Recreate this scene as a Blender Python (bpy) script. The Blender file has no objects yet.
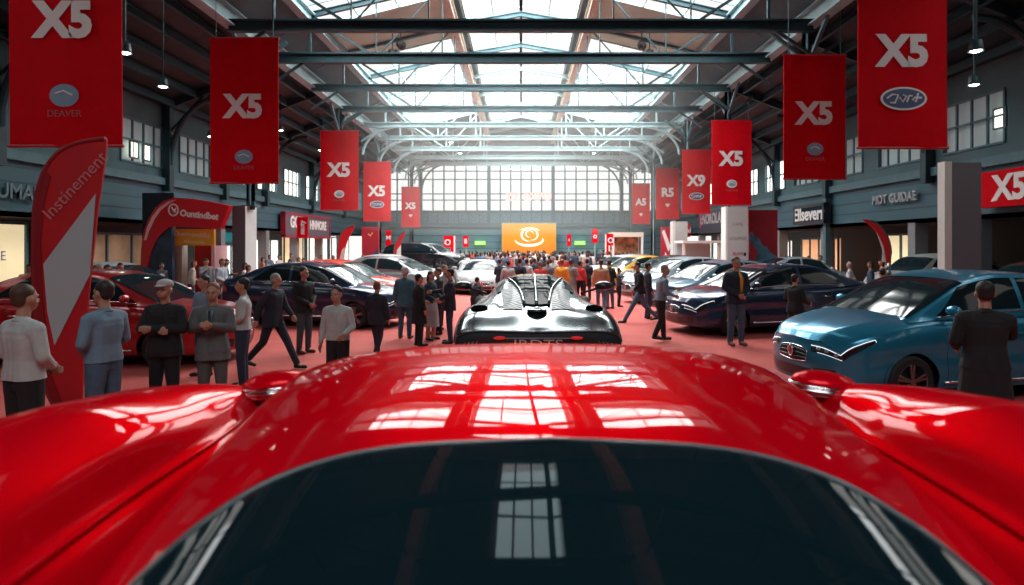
import bpy, math, random
import numpy as np
from mathutils import Vector, Matrix
random.seed(7)
SC = bpy.context.scene
COL = SC.collection
F, EYE, VX, VY = 620.0, 2.25, 521.0, 245.0      # focal length in pixels, eye height, vanishing point

# ---------------------------------------------------------------- camera, exposure
cam = bpy.data.cameras.new('camera')
cam.sensor_width = 36.0
cam.lens = F / 1024 * 36.0
cam.shift_x = -(VX - 512) / 1024
cam.shift_y = -(292.5 - VY) / 1024
cam.clip_start, cam.clip_end = 0.02, 400
cam.dof.use_dof = True
cam.dof.focus_distance = 7.0
cam.dof.aperture_fstop = 1.9
camo = bpy.data.objects.new('camera', cam)
camo.location = (0, 0, EYE)
camo.rotation_euler = (math.pi / 2, 0, 0)
COL.objects.link(camo)
SC.camera = camo
SC.view_settings.view_transform = 'Standard'
SC.view_settings.look = 'None'
SC.view_settings.gamma = 1
SC.view_settings.exposure = 0.52
SC.view_settings.use_curve_mapping = False
SC.cycles.max_bounces = 7
SC.cycles.diffuse_bounces = 3
SC.cycles.glossy_bounces = 4
SC.cycles.transparent_max_bounces = 10
SC.cycles.volume_bounces = 0
SC.cycles.caustics_reflective = False
SC.cycles.caustics_refractive = False
SC.cycles.sample_clamp_indirect = 6

# ---------------------------------------------------------------- world and daylight
W = bpy.data.worlds.new('sky')
SC.world = W
W.use_nodes = True
bg = W.node_tree.nodes['Background']
bg.inputs[0].default_value = (1.0, 0.97, 0.90, 1)
bg.inputs[1].default_value = 0.88

def daylight(name, loc, sx, sy, rot, radiance, color):
    l = bpy.data.lights.new(name, 'AREA')
    l.shape = 'RECTANGLE'; l.size = sx; l.size_y = sy
    l.energy = radiance * math.pi * sx * sy
    l.color = color
    o = bpy.data.objects.new(name, l)
    o.location = loc; o.rotation_euler = rot
    COL.objects.link(o)
    return o
SKY = (1.0, 0.975, 0.93)
SKL = 11.0
daylight('daylight_centre', (0, 36.5, 14.3), 5.2, 35, (0, 0, 0), SKL * 1.1, SKY)
for s in (-1, 1):
    daylight('daylight_outer', (s * 5.8, 39, 13.3), 5.2, 17, (0, 0, 0), SKL, SKY)
    daylight('daylight_outer_near', (s * 5.8, 22.5, 13.3), 5.2, 6.5, (0, 0, 0), SKL, SKY)
daylight('daylight_end', (0, 61.6, 8.4), 26, 7, (-math.pi / 2, 0, 0), 0.35, (1.0, 0.96, 0.88))
# out-of-view roof lights over the near half; aisle and rear ones are added
daylight('daylight_overhead', (-0.25, 11.0, 14.3), 2.6, 6.6, (0, 0, 0), 1.0, (0.5, 0.9, 1.0))
daylight('rear_fill', (0, -6.5, 14.3), 11.0, 9.0, (0, 0, 0), 4.2, (0.97, 0.99, 1.0))  # added fill behind the camera, brightens the red car and the people
for s in (-1, 1):
    daylight('aisle_reflection_light', (s * 12.4, 9.5, 10.6), 1.3, 8.0, (0, 0, 0), 2.4, (0.95, 0.98, 1.0))  # added out of view for reflections on the red car's haunches

# ---------------------------------------------------------------- materials
MATS = {}
def mat(name, color=(0.5, 0.5, 0.5), rough=0.6, metal=0.0, coat=0.0, emit=0.0, spec=0.5, noise=0.0, nscale=20.0, bump=0.0, aniso=0.0):
    if name in MATS: return MATS[name]
    m = bpy.data.materials.new(name); m.use_nodes = True
    nt = m.node_tree; b = nt.nodes['Principled BSDF']
    b.inputs['Base Color'].default_value = (*color, 1)
    b.inputs['Roughness'].default_value = rough
    b.inputs['Metallic'].default_value = metal
    b.inputs['Coat Weight'].default_value = coat
    b.inputs['Coat Roughness'].default_value = 0.03
    b.inputs['Specular IOR Level'].default_value = spec
    if emit:
        b.inputs['Emission Color'].default_value = (*color, 1)
        b.inputs['Emission Strength'].default_value = emit
    if noise or bump:
        tc = nt.nodes.new('ShaderNodeTexCoord')
        n = nt.nodes.new('ShaderNodeTexNoise'); n.inputs['Scale'].default_value = nscale
        n.inputs['Detail'].default_value = 4
        nt.links.new(tc.outputs['Object'], n.inputs['Vector'])
        if noise:
            r = nt.nodes.new('ShaderNodeValToRGB')
            r.color_ramp.elements[0].position = 0.3; r.color_ramp.elements[1].position = 0.7
            r.color_ramp.elements[0].color = (*[c * (1 - noise) for c in color], 1)
            r.color_ramp.elements[1].color = (*[min(1, c * (1 + noise)) for c in color], 1)
            nt.links.new(n.outputs['Fac'], r.inputs['Fac'])
            nt.links.new(r.outputs['Color'], b.inputs['Base Color'])
            if emit: nt.links.new(r.outputs['Color'], b.inputs['Emission Color'])
        if bump:
            bp = nt.nodes.new('ShaderNodeBump'); bp.inputs['Strength'].default_value = bump
            bp.inputs['Distance'].default_value = 0.01
            nt.links.new(n.outputs['Fac'], bp.inputs['Height'])
            nt.links.new(bp.outputs['Normal'], b.inputs['Normal'])
    MATS[name] = m
    return m

def pane_mat(name, tint, gloss=0.08):
    m = bpy.data.materials.new(name); m.use_nodes = True
    nt = m.node_tree; nt.nodes.clear()
    o = nt.nodes.new('ShaderNodeOutputMaterial'); mx = nt.nodes.new('ShaderNodeMixShader')
    t = nt.nodes.new('ShaderNodeBsdfTransparent'); g = nt.nodes.new('ShaderNodeBsdfGlossy')
    t.inputs[0].default_value = (*tint, 1); g.inputs['Roughness'].default_value = 0.05
    mx.inputs[0].default_value = gloss
    nt.links.new(t.outputs[0], mx.inputs[1]); nt.links.new(g.outputs[0], mx.inputs[2])
    nt.links.new(mx.outputs[0], o.inputs[0])
    return m

def stripe_mat(name, c1, c2, axis='Y', scale=2.0, rough=0.6, metal=0.0, duty=0.12):
    """ribbed sheet: thin seams every 1/scale metres along one axis"""
    m = bpy.data.materials.new(name); m.use_nodes = True
    nt = m.node_tree; b = nt.nodes['Principled BSDF']
    tc = nt.nodes.new('ShaderNodeTexCoord'); sp = nt.nodes.new('ShaderNodeSeparateXYZ')
    nt.links.new(tc.outputs['Object'], sp.inputs[0])
    mu = nt.nodes.new('ShaderNodeMath'); mu.operation = 'MULTIPLY'; mu.inputs[1].default_value = scale
    fr = nt.nodes.new('ShaderNodeMath'); fr.operation = 'FRACT'
    lt = nt.nodes.new('ShaderNodeMath'); lt.operation = 'LESS_THAN'; lt.inputs[1].default_value = duty
    nt.links.new(sp.outputs[axis], mu.inputs[0]); nt.links.new(mu.outputs[0], fr.inputs[0]); nt.links.new(fr.outputs[0], lt.inputs[0])
    n = nt.nodes.new('ShaderNodeTexNoise'); n.inputs['Scale'].default_value = 0.7
    nt.links.new(tc.outputs['Object'], n.inputs['Vector'])
    mx = nt.nodes.new('ShaderNodeMix'); mx.data_type = 'RGBA'
    mx.inputs[6].default_value = (*c1, 1); mx.inputs[7].default_value = (*c2, 1)
    nt.links.new(lt.outputs[0], mx.inputs[0])
    m2 = nt.nodes.new('ShaderNodeMix'); m2.data_type = 'RGBA'; m2.blend_type = 'MULTIPLY'; m2.inputs[0].default_value = 0.5
    nt.links.new(mx.outputs[2], m2.inputs[6]); nt.links.new(n.outputs['Color'], m2.inputs[7])
    mm = nt.nodes.new('ShaderNodeMix'); mm.data_type = 'RGBA'; mm.inputs[0].default_value = 0.6
    nt.links.new(mx.outputs[2], mm.inputs[6]); nt.links.new(m2.outputs[2], mm.inputs[7])
    nt.links.new(mm.outputs[2], b.inputs['Base Color'])
    bp = nt.nodes.new('ShaderNodeBump'); bp.inputs['Strength'].default_value = 0.6; bp.inputs['Distance'].default_value = 0.02
    nt.links.new(lt.outputs[0], bp.inputs['Height']); nt.links.new(bp.outputs['Normal'], b.inputs['Normal'])
    b.inputs['Roughness'].default_value = rough; b.inputs['Metallic'].default_value = metal
    return m

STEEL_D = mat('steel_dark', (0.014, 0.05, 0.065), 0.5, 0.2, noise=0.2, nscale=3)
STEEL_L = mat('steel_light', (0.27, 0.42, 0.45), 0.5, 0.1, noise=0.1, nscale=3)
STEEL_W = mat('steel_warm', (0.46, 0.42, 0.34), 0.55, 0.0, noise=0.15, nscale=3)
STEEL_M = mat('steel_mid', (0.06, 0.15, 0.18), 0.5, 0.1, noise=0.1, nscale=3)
RED = mat('banner_red', (0.60, 0.0015, 0.010), 0.8, noise=0.06, nscale=4, bump=0.1, spec=0.1)
WHITE = mat('white_paint', (0.8, 0.8, 0.78), 0.5)
BLACK = mat('black_matt', (0.012, 0.012, 0.014), 0.6)
RUBBER = mat('tyre_rubber', (0.015, 0.015, 0.016), 0.75)
CHROME = mat('chrome', (0.8, 0.8, 0.82), 0.12, 1.0)
ALLOY = mat('alloy', (0.30, 0.31, 0.33), 0.28, 1.0)

# ---------------------------------------------------------------- mesh helpers
class MB:
    def __init__(s): s.v = []; s.f = []; s.m = []
    def add(s, vs, fs, mi=0, M=None):
        o = len(s.v)
        if M is not None: vs = [tuple(M @ Vector(p)) for p in vs]
        s.v += [tuple(p) for p in vs]
        for q in fs: s.f.append(tuple(o + i for i in q)); s.m.append(mi)
        return s
    def box(s, a, b, mi=0, M=None):
        x0, y0, z0 = a; x1, y1, z1 = b
        vs = [(x0,y0,z0),(x1,y0,z0),(x1,y1,z0),(x0,y1,z0),(x0,y0,z1),(x1,y0,z1),(x1,y1,z1),(x0,y1,z1)]
        return s.add(vs, [(0,3,2,1),(4,5,6,7),(0,1,5,4),(1,2,6,5),(2,3,7,6),(3,0,4,7)], mi, M)
    def beam(s, p, q, w, h, mi=0):
        p, q = Vector(p), Vector(q); d = (q - p); L = d.length; d.normalize()
        up = Vector((0,0,1)) if abs(d.z) < 0.95 else Vector((0,1,0))
        r = d.cross(up).normalized(); u = r.cross(d).normalized()
        vs = []
        for c in (p, q):
            for a, b in ((-1,-1),(1,-1),(1,1),(-1,1)): vs.append(tuple(c + r*a*w/2 + u*b*h/2))
        return s.add(vs, [(0,1,2,3),(7,6,5,4),(0,4,5,1),(1,5,6,2),(2,6,7,3),(3,7,4,0)], mi)
    def ibeam(s, p, q, w, h, t=0.03, mi=0):
        p, q = Vector(p), Vector(q)
        s.beam(p, q, t, h, mi)
        for k in (-1, 1):
            o = Vector((0, 0, k * h / 2)); s.beam(p + o, q + o, w, t, mi)
        return s
    def tube(s, pts, r, n=8, mi=0, cap=True):
        pts = [Vector(p) for p in pts]; N = len(pts)
        rr = r if isinstance(r, (list, tuple)) else [r] * N
        vs = []; fs = []
        prev = None
        for i, p in enumerate(pts):
            d = (pts[min(i+1, N-1)] - pts[max(i-1, 0)]).normalized()
            if prev is None:
                a = Vector((0,0,1)) if abs(d.z) < 0.9 else Vector((1,0,0))
                prev = d.cross(a).normalized()
            u = (prev - d * prev.dot(d)).normalized(); prev = u; w = d.cross(u)
            for k in range(n):
                t = 2*math.pi*k/n
                vs.append(tuple(p + (u*math.cos(t) + w*math.sin(t)) * rr[i]))
        for i in range(N-1):
            for k in range(n):
                fs.append((i*n+k, i*n+(k+1)%n, (i+1)*n+(k+1)%n, (i+1)*n+k))
        if cap:
            fs.append(tuple(range(n-1, -1, -1))); fs.append(tuple((N-1)*n+k for k in range(n)))
        return s.add(vs, fs, mi)
    def lathe(s, prof, n=24, mi=0, M=None):
        """profile of (radius, x) spun about the X axis"""
        vs = []; fs = []; K = len(prof)
        for k in range(n):
            t = 2*math.pi*k/n
            for r, x in prof: vs.append((x, r*math.cos(t), r*math.sin(t)))
        for k in range(n):
            for j in range(K-1):
                a = k*K+j; b = ((k+1)%n)*K+j
                fs.append((a, b, b+1, a+1))
        return s.add(vs, fs, mi, M)
    def prism(s, poly, t, mi=0, M=None):
        """polygon in the XZ plane given a thickness along Y"""
        n = len(poly)
        vs = [(x, -t/2, z) for x, z in poly] + [(x, t/2, z) for x, z in poly]
        fs = [tuple(range(n)), tuple(range(2*n-1, n-1, -1))] + [(i, i+n, (i+1)%n+n, (i+1)%n) for i in range(n)]
        return s.add(vs, fs, mi, M)
    def ell(s, c, r, n=10, mi=0, M=None):
        vs = []; fs = []; m = n
        for i in range(n+1):
            th = math.pi*i/n
            for k in range(m*2):
                ph = math.pi*k/m
                vs.append((c[0]+r[0]*math.sin(th)*math.cos(ph), c[1]+r[1]*math.sin(th)*math.sin(ph), c[2]+r[2]*math.cos(th)))
        for i in range(n):
            for k in range(2*m):
                fs.append((i*2*m+k, (i+1)*2*m+k, (i+1)*2*m+(k+1)%(2*m), i*2*m+(k+1)%(2*m)))
        return s.add(vs, fs, mi, M)
    def grid(s, P, mi=0, flip=False, M=None):
        P = np.asarray(P); n, m = P.shape[:2]
        fs = []
        for i in range(n-1):
            for j in range(m-1):
                q = (i*m+j, i*m+j+1, (i+1)*m+j+1, (i+1)*m+j)
                fs.append(q[::-1] if flip else q)
        return s.add([tuple(map(float, p)) for p in P.reshape(-1, 3)], fs, mi, M)
    def build(s, name, mats, parent=None, smooth=False, angle=None):
        me = bpy.data.meshes.new(name)
        me.from_pydata(s.v, [], s.f)
        for m in (mats if isinstance(mats, (list, tuple)) else [mats]): me.materials.append(m)
        me.polygons.foreach_set('material_index', s.m)
        if smooth: me.polygons.foreach_set('use_smooth', [True]*len(s.f))
        me.update()
        if smooth and angle:
            me.set_sharp_from_angle(angle=math.radians(angle))
        o = bpy.data.objects.new(name, me); COL.objects.link(o)
        if parent is not None: o.parent = parent
        return o

def tag(o, label, cat, group=None):
    o['label'] = label; o['category'] = cat
    if group: o['group'] = group
    return o
def struct(o):
    o['kind'] = 'structure'; return o
def thing(name, label, cat, loc=(0,0,0), rz=0.0, group=None):
    o = bpy.data.objects.new(name, None); COL.objects.link(o)
    o.empty_display_size = 0.2
    o.location = loc; o.rotation_euler = (0, 0, rz)
    return tag(o, label, cat, group)
def copy_tree(o, parent=None):
    c = o.copy(); COL.objects.link(c)
    if parent is not None: c.parent = parent
    for ch in list(o.children): copy_tree(ch, c)
    return c
def text(name, body, size, m, parent, loc, rot=(math.pi/2, 0, 0), bold=0.0, ext=0.004, shear=0.0, sx=1.0, align='CENTER'):
    c = bpy.data.curves.new(name, 'FONT'); c.body = body; c.size = size; c.extrude = ext
    c.offset = bold; c.shear = shear; c.align_x = align; c.align_y = 'CENTER'; c.resolution_u = 3
    t = bpy.data.objects.new(name, c); COL.objects.link(t)
    dg = bpy.context.evaluated_depsgraph_get()
    me = bpy.data.meshes.new_from_object(t.evaluated_get(dg))
    bpy.data.objects.remove(t); bpy.data.curves.remove(c)
    me.name = name; me.materials.clear(); me.materials.append(m)
    o = bpy.data.objects.new(name, me); COL.objects.link(o)
    o.parent = parent; o.location = loc; o.rotation_euler = rot; o.scale = (sx, 1, 1)
    return o
def S(y): return F / y                                     # pixels per metre at distance y
ORD = ['nearest', 'second nearest', 'third nearest', 'fourth nearest', 'fifth nearest', 'sixth nearest', 'seventh nearest', 'eighth nearest', 'ninth nearest', 'tenth nearest', 'eleventh nearest']
# ================================================================ THE HALL
NX, WX, YE, YB = 9.8, 15.0, 60.0, -14.0
GZ = 9.9
CARPET = mat('carpet', (0.53, 0.105, 0.09), 0.85, noise=0.10, nscale=1.3, bump=0.15, spec=0.35)
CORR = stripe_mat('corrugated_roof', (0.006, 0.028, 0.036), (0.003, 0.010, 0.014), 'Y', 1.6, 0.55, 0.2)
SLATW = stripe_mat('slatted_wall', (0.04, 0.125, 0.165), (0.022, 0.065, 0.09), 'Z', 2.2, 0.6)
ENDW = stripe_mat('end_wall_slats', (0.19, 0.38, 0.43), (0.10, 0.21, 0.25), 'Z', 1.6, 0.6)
UPW = mat('upper_wall', (0.05, 0.12, 0.14), 0.7, noise=0.15, nscale=0.8)
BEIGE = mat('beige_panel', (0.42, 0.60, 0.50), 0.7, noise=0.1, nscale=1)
GLASSP = pane_mat('skylight_glass', (0.96, 0.98, 1.0))
WARMIN = mat('shop_interior', (0.55, 0.42, 0.28), 0.8, noise=0.2, nscale=1)

struct(MB().box((-18.6, YB, -0.3), (18.6, YE + 2, 0.0)).build('floor', CARPET))

# side walls: band of slats above the shop openings, upper wall with clerestory windows
def side_wall(s, name):
    b = MB(); X = s * WX
    b.box((min(X, X+s*.3), YB, 3.1), (max(X, X+s*.3), YE, 4.75), 0)
    # upper wall with window openings at intervals
    z0, z1 = 5.05, 8.1
    y = YB
    wins = []
    while y < YE - 1:
        lit = y > 16
        w0, w1 = y + 1.2, y + 4.0
        b.box((min(X, X+s*.3), y, z0), (max(X, X+s*.3), min(w0, YE), z1), 1)
        if w1 < YE:
            b.box((min(X, X+s*.3), w0, z0), (max(X, X+s*.3), w1, 5.45), 1)
            b.box((min(X, X+s*.3), w0, 7.1), (max(X, X+s*.3), w1, z1), 1)
            wins.append((w0, w1))
        y += 4.0
    # ledge
    b.box((min(X-s*.18, X+s*.3), YB, 4.75), (max(X-s*.18, X+s*.3), YE, 5.05), 2)
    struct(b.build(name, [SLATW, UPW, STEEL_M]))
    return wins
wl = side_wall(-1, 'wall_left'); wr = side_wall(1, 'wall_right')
BRIGHT = mat('daylit_pane', (1.0, 0.96, 0.88), 0.4, emit=1.5)
BRIGHT2 = mat('daylit_pane_dim', (0.35, 0.46, 0.48), 0.4, emit=0.10)
n = 0
for s, wins in ((-1, wl), (1, wr)):
    for (a, c) in wins:
        if a < 12: continue
        n += 1
        X = s * (WX + 0.12)
        far = a > 33
        o = MB().box((min(X, X+s*.04), a, 5.45), (max(X, X+s*.04), c, 7.1)).build('window_%d' % n, BRIGHT if far else BRIGHT2)
        struct(o)
        fb = MB()
        for k in range(5):
            yy = a + (c - a) * k / 4
            fb.beam((s*(WX-.02), yy, 5.45), (s*(WX-.02), yy, 7.1), .07, .07)
        for z in (5.45, 6.3, 7.1): fb.beam((s*(WX-.02), a, z), (s*(WX-.02), c, z), .07, .07)
        fb.build('window_frame', STEEL_M, o)

# small lit windows of offices high on the side walls
for s, y, z in ((-1, 23.7, 5.62), (-1, 24.5, 5.62), (1, 19.1, 5.9)):
    n += 1
    X = s * (WX - 0.05)
    o = struct(MB().box((min(X, X+s*.04), y, z), (max(X, X+s*.04), y+.5, z + .62)).build('window_%d' % n, mat('lit_office', (1, .93, .75), .5, emit=1.3)))
    f = MB()
    for yy in (y, y+.5): f.beam((X, yy, z), (X, yy, z+.62), .06, .06)
    for zz in (z, z+.62): f.beam((X, y, zz), (X, y+.5, zz), .06, .06)
    f.build('window_frame', STEEL_M, o)

# shop fronts behind the openings
DARKIN = mat('dark_interior', (0.03, 0.032, 0.036), 0.8)
b = MB(); b.box((-18.6, YB, 0), (-18.4, YE, 3.5)); b.box((-18.6, YB, 3.1), (-15, YE, 3.25))
struct(b.build('wall_left_shops', DARKIN))
b = MB(); b.box((18.4, YB, 0), (18.6, YE, 3.5)); b.box((15, YB, 3.1), (18.6, YE, 3.25))
struct(b.build('wall_right_shops', DARKIN))
PIER = mat('pier', (0.20, 0.22, 0.235), 0.7, noise=0.1, nscale=1)
k = 0
for s, ys in ((-1, (17.2, 21.2, 26.0, 31.0, 36.5, 41.5, 46.5, 52)), (1, (16.5, 20.4, 23.6, 30.6, 36.0, 42, 47, 52))):
    for y in ys:
        k += 1
        X = s*WX
        b = MB().box((min(X, X+s*.5), y, 0), (max(X, X+s*.5), y+.45, 3.1))
        b.box((min(X-s*.03, X+s*.5), y-.03, 0), (max(X-s*.03, X+s*.5), y+.48, .15))
        struct(b.build('trim_%d' % k, PIER))
def shop_panel(label, s, y0, y1, z0, z1, m, depth=1.2, cat='shop window', mull=2):
    X = s*(WX + depth)
    o = thing('shop_window', label, cat, (X, (y0+y1)/2, 0))
    MB().box((-.05, (y0-y1)/2, z0), (.05, (y1-y0)/2, z1)).build('glowing_pane', m, o)
    f = MB()
    for i in range(mull+1):
        yy = (y0-y1)/2 + (y1-y0)*i/mull
        f.beam((-s*.08, yy, 0), (-s*.08, yy, z1+.05), .09, .09)
    f.beam((-s*.08, (y0-y1)/2, z1), (-s*.08, (y1-y0)/2, z1), .1, .1)
    f.beam((-s*.08, (y0-y1)/2, max(z0,.1)), (-s*.08, (y1-y0)/2, max(z0,.1)), .1, .1)
    f.build('frame', STEEL_M, o)
    return o
CREAM = mat('lit_cream', (0.85, 0.70, 0.42), .6, emit=0.55, noise=.12, nscale=1.2)
LWHITE = mat('lit_white', (1.0, 0.97, 0.86), .6, emit=0.9, noise=.08, nscale=1.2)
TEAL = mat('teal_glass', (0.02, 0.30, 0.34), .3, emit=0.25)
BROWNL = mat('dim_brown', (0.24, 0.15, 0.09), .7, emit=0.25, noise=.35, nscale=1.0)
ORANGEL = mat('lit_orange', (0.9, 0.42, 0.22), .6, emit=0.5, noise=.3, nscale=.9)
BLUEGL = mat('blue_glass', (0.05, 0.22, 0.30), .2, emit=0.35)
o = shop_panel('cream lit shop window at the far left behind the feather flag', -1, 17.6, 20.2, 0.4, 2.95, CREAM)
text('lettering', 'RENOLIE', .42, mat('poster_blue', (.15,.25,.4), .6), o, (.1, -0.35, 1.9), (math.pi/2, 0, math.pi/2))
text('lettering', 'autohaus', .3, MATS['poster_blue'], o, (.1, -0.35, 1.5), (math.pi/2, 0, math.pi/2))
shop_panel('dim brown shop front between the feather flag and the red arch', -1, 22.6, 27.2, 0.1, 2.7, BROWNL, mull=3)
shop_panel('white lit shop window with a teal header right of the red arch', -1, 33.0, 35.9, 0.1, 2.25, LWHITE)
shop_panel('teal glass header above the white shop window beside the grey pillar', -1, 33.05, 35.85, 2.4, 3.0, TEAL, depth=1.6)
shop_panel('white lit shop window under the dark wall sign', -1, 37.2, 41.2, 0.1, 2.6, LWHITE, mull=3)
shop_panel('cream lit shop front right of the dark wall sign', -1, 42.2, 46.2, 0.1, 2.8, CREAM)
shop_panel('white lit shop front behind the white and red feather flag', -1, 47.2, 51.6, 0.1, 2.9, LWHITE)
shop_panel('pale shop front in the far left corner of the hall', -1, 52.8, 58, 0.1, 2.9, LWHITE, mull=3)
shop_panel('orange lit shop interior right of the red and blue mural', 1, 31.5, 35.6, 0.9, 2.6, ORANGEL, mull=4)
shop_panel('cream lit doorway behind the curved red flag on the right', 1, 25.2, 27.4, 0.9, 2.7, CREAM)
shop_panel('blue glass shop door at the far right edge', 1, 17.4, 19.6, 0.1, 2.9, BLUEGL)
shop_panel('white lit shop front behind the grey pillars on the right', 1, 37.2, 41.4, 0.1, 2.5, LWHITE, mull=3)
shop_panel('pale shop front in the far right corner of the hall', 1, 43, 52, 0.1, 2.6, LWHITE, mull=5)

# end wall: slatted base, balcony band, big window
b = MB()
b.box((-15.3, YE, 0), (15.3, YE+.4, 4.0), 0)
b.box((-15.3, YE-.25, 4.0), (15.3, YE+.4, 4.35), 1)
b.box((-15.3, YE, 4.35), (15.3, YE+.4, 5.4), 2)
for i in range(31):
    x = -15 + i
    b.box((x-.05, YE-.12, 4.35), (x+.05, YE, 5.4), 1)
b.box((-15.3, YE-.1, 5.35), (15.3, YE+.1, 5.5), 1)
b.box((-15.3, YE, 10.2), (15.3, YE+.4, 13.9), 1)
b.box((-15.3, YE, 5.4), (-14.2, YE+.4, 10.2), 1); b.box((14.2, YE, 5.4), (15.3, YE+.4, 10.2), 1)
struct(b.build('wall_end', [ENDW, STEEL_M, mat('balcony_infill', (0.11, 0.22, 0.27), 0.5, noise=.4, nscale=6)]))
for i, (x0, x1) in enumerate(((-14.2, -9.8), (-9.6, -3.2), (-3.0, 3.0), (3.2, 9.6), (9.8, 14.2))):
    n += 1
    o = struct(MB().box((x0, YE+.15, 5.5), (x1, YE+.18, 10.2)).build('window_%d' % n, GLASSP))
    fb = MB(); nx = max(2, round((x1-x0)/1.05))
    for j in range(nx+1):
        x = x0 + (x1-x0)*j/nx; fb.beam((x, YE+.1, 5.5), (x, YE+.1, 10.2), .13, .12)
    for z in (5.55, 6.6, 7.2, 8.6, 9.4, 10.15): fb.beam((x0, YE+.08, z), (x1, YE+.08, z), .12, .1)
    if i in (1, 3):    # curved brace in the upper outer corner of the bay
        sx = -1 if i == 1 else 1
        ex = x0 if i == 1 else x1
        fb.tube([(ex - sx*2.6*(1-math.cos(t)), YE, 7.5 + 2.6*math.sin(t)) for t in [q*math.pi/2/8 for q in range(9)]], .09, 6)
    fb.build('window_frame', STEEL_M, o)
for i, x in enumerate((-9.7, -3.1, 3.1, 9.7)):
    k += 1
    struct(MB().box((x-.16, YE-.35, 4.3), (x+.16, YE+.1, 11.0)).build('trim_%d' % k, STEEL_M))
b = MB().box((-18.6, YB-.4, 0), (18.6, YB, 14)).build('wall_back', UPW); struct(b)

# roof: aisle sheeting, nave sheeting and glazed openings
b = MB()
def roofquad(x0, z0, x1, z1, y0, y1, mi, t=.12):
    for s in (-1, 1):
        vs = [(s*x0,y0,z0),(s*x1,y0,z1),(s*x1,y1,z1),(s*x0,y1,z0),(s*x0,y0,z0+t),(s*x1,y0,z1+t),(s*x1,y1,z1+t),(s*x0,y1,z0+t)]
        b.add(vs, [(0,1,2,3),(7,6,5,4),(0,4,5,1),(1,5,6,2),(2,6,7,3),(3,7,4,0)], mi)
zaisle = lambda x: 10.25 - (x-9.8)/5.5*2.25
roofquad(15.3, 8.0, 9.8, 10.25, YB, 5, 0); roofquad(15.3, 8.0, 9.8, 10.25, 14, YE, 0)
roofquad(15.3, 8.0, 13.6, zaisle(13.6), 5, 14, 0); roofquad(11.0, zaisle(11.0), 9.8, 10.25, 5, 14, 0)
roofquad(9.8, 10.25, 8.3, 11.3, YB, YE, 3)
zr = lambda x: 11.3 + (8.3-x)/(8.3-3.4)*1.2
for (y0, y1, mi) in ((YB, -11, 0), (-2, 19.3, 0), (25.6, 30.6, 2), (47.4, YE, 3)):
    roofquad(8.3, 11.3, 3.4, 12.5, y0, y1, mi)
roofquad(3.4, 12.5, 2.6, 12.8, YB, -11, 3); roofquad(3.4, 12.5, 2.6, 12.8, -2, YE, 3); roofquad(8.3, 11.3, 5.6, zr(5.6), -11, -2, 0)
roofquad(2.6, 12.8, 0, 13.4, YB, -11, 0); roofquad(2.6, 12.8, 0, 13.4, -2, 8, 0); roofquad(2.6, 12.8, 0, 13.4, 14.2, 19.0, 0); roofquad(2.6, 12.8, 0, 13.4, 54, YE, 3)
roofquad(2.6, 12.8, 1.3, 13.1, 8, 14.2, 0)
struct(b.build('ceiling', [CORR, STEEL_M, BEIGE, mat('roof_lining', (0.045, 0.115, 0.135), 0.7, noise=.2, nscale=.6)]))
# shed above the glazing that the daylight comes through
# glazed roof lights, one window each
def skylight(x0, z0, x1, z1, y0, y1, step, nx, warm=False):
    global n
    for s in ((-1, 1) if x1 > 0 or True else (1,)):
        n += 1
        P = [(s*x0,y0,z0+.08),(s*x1,y0,z1+.08),(s*x1,y1,z1+.08),(s*x0,y1,z0+.08)]
        o = struct(MB().add(P, [(0,1,2,3)]).build('window_%d' % n, GLASSP))
        fb = MB()
        y = y0
        while y <= y1 + .01:
            fb.beam((s*x0, y, z0), (s*x1, y, z1), .06, .09); y += step
        for j in range(nx+1):
            t = j/nx; x = x0+(x1-x0)*t; z = z0+(z1-z0)*t
            fb.beam((s*x, y0, z), (s*x, y1, z), .05 if 0 < j < nx else .14, .10)
        fb.build('glazing_bars', STEEL_L, o)
skylight(2.6, 12.8, 0, 13.4, 19.0, 54, 2.5, 2)
skylight(8.3, 11.3, 3.4, 12.5, 19.3, 25.6, 2.1, 3)
skylight(8.3, 11.3, 3.4, 12.5, 30.6, 47.4, 2.1, 3)
skylight(13.6, zaisle(13.6), 11.0, zaisle(11.0), 5, 14, 2.25, 2)  # unseen aisle glazing added for the haunch reflections
skylight(1.3, 13.1, 0, 13.4, 8, 14.2, 2.05, 3)
skylight(5.6, zr(5.6), 2.6, 12.8, -11, -2, 3, 3)  # opening added behind the camera for the rear fill
skylight(2.6, 12.8, 0, 13.4, -11, -2, 3, 2)  # middle part of the same added rear opening

# long beams
TR = 'roof_beam'
for s, side in ((-1, 'left'), (1, 'right')):
    tag(MB().ibeam((s*NX, YB, GZ), (s*NX, YE, GZ), .42, .55, .05).build('girder', STEEL_L), 'pale steel girder running the length of the hall along the %s column row' % side, 'girder')
    tag(MB().ibeam((s*8.25, YB, 11.1), (s*8.25, YE, 11.1), .34, .4, .05).build('girder', STEEL_L), 'pale steel edge beam along the outer side of the %s roof glazing' % side, 'girder')
    tag(MB().ibeam((s*3.05, YB, 12.3), (s*3.05, YE, 12.3), .38, .45, .07).build('girder', STEEL_W), 'warm orange-brown ridge side beam %s of the central roof glazing' % side, 'girder')
# aisle purlins with their rafters, each row one purlin
for s, side in ((-1, 'left'), (1, 'right')):
    for i, t in enumerate((.18, .36, .54, .72, .9)):
        x = 9.8 + 5.2*t; z = 10.25 - 2.15*t - .18
        tag(MB().ibeam((s*x, YB, z), (s*x, YE, z), .14, .24, .03).build('purlin', STEEL_D),
            '%s aisle roof purlin, %s one counted from the column row' % (side, ['first','second','third','fourth','fifth'][i]), 'purlin')

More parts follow.
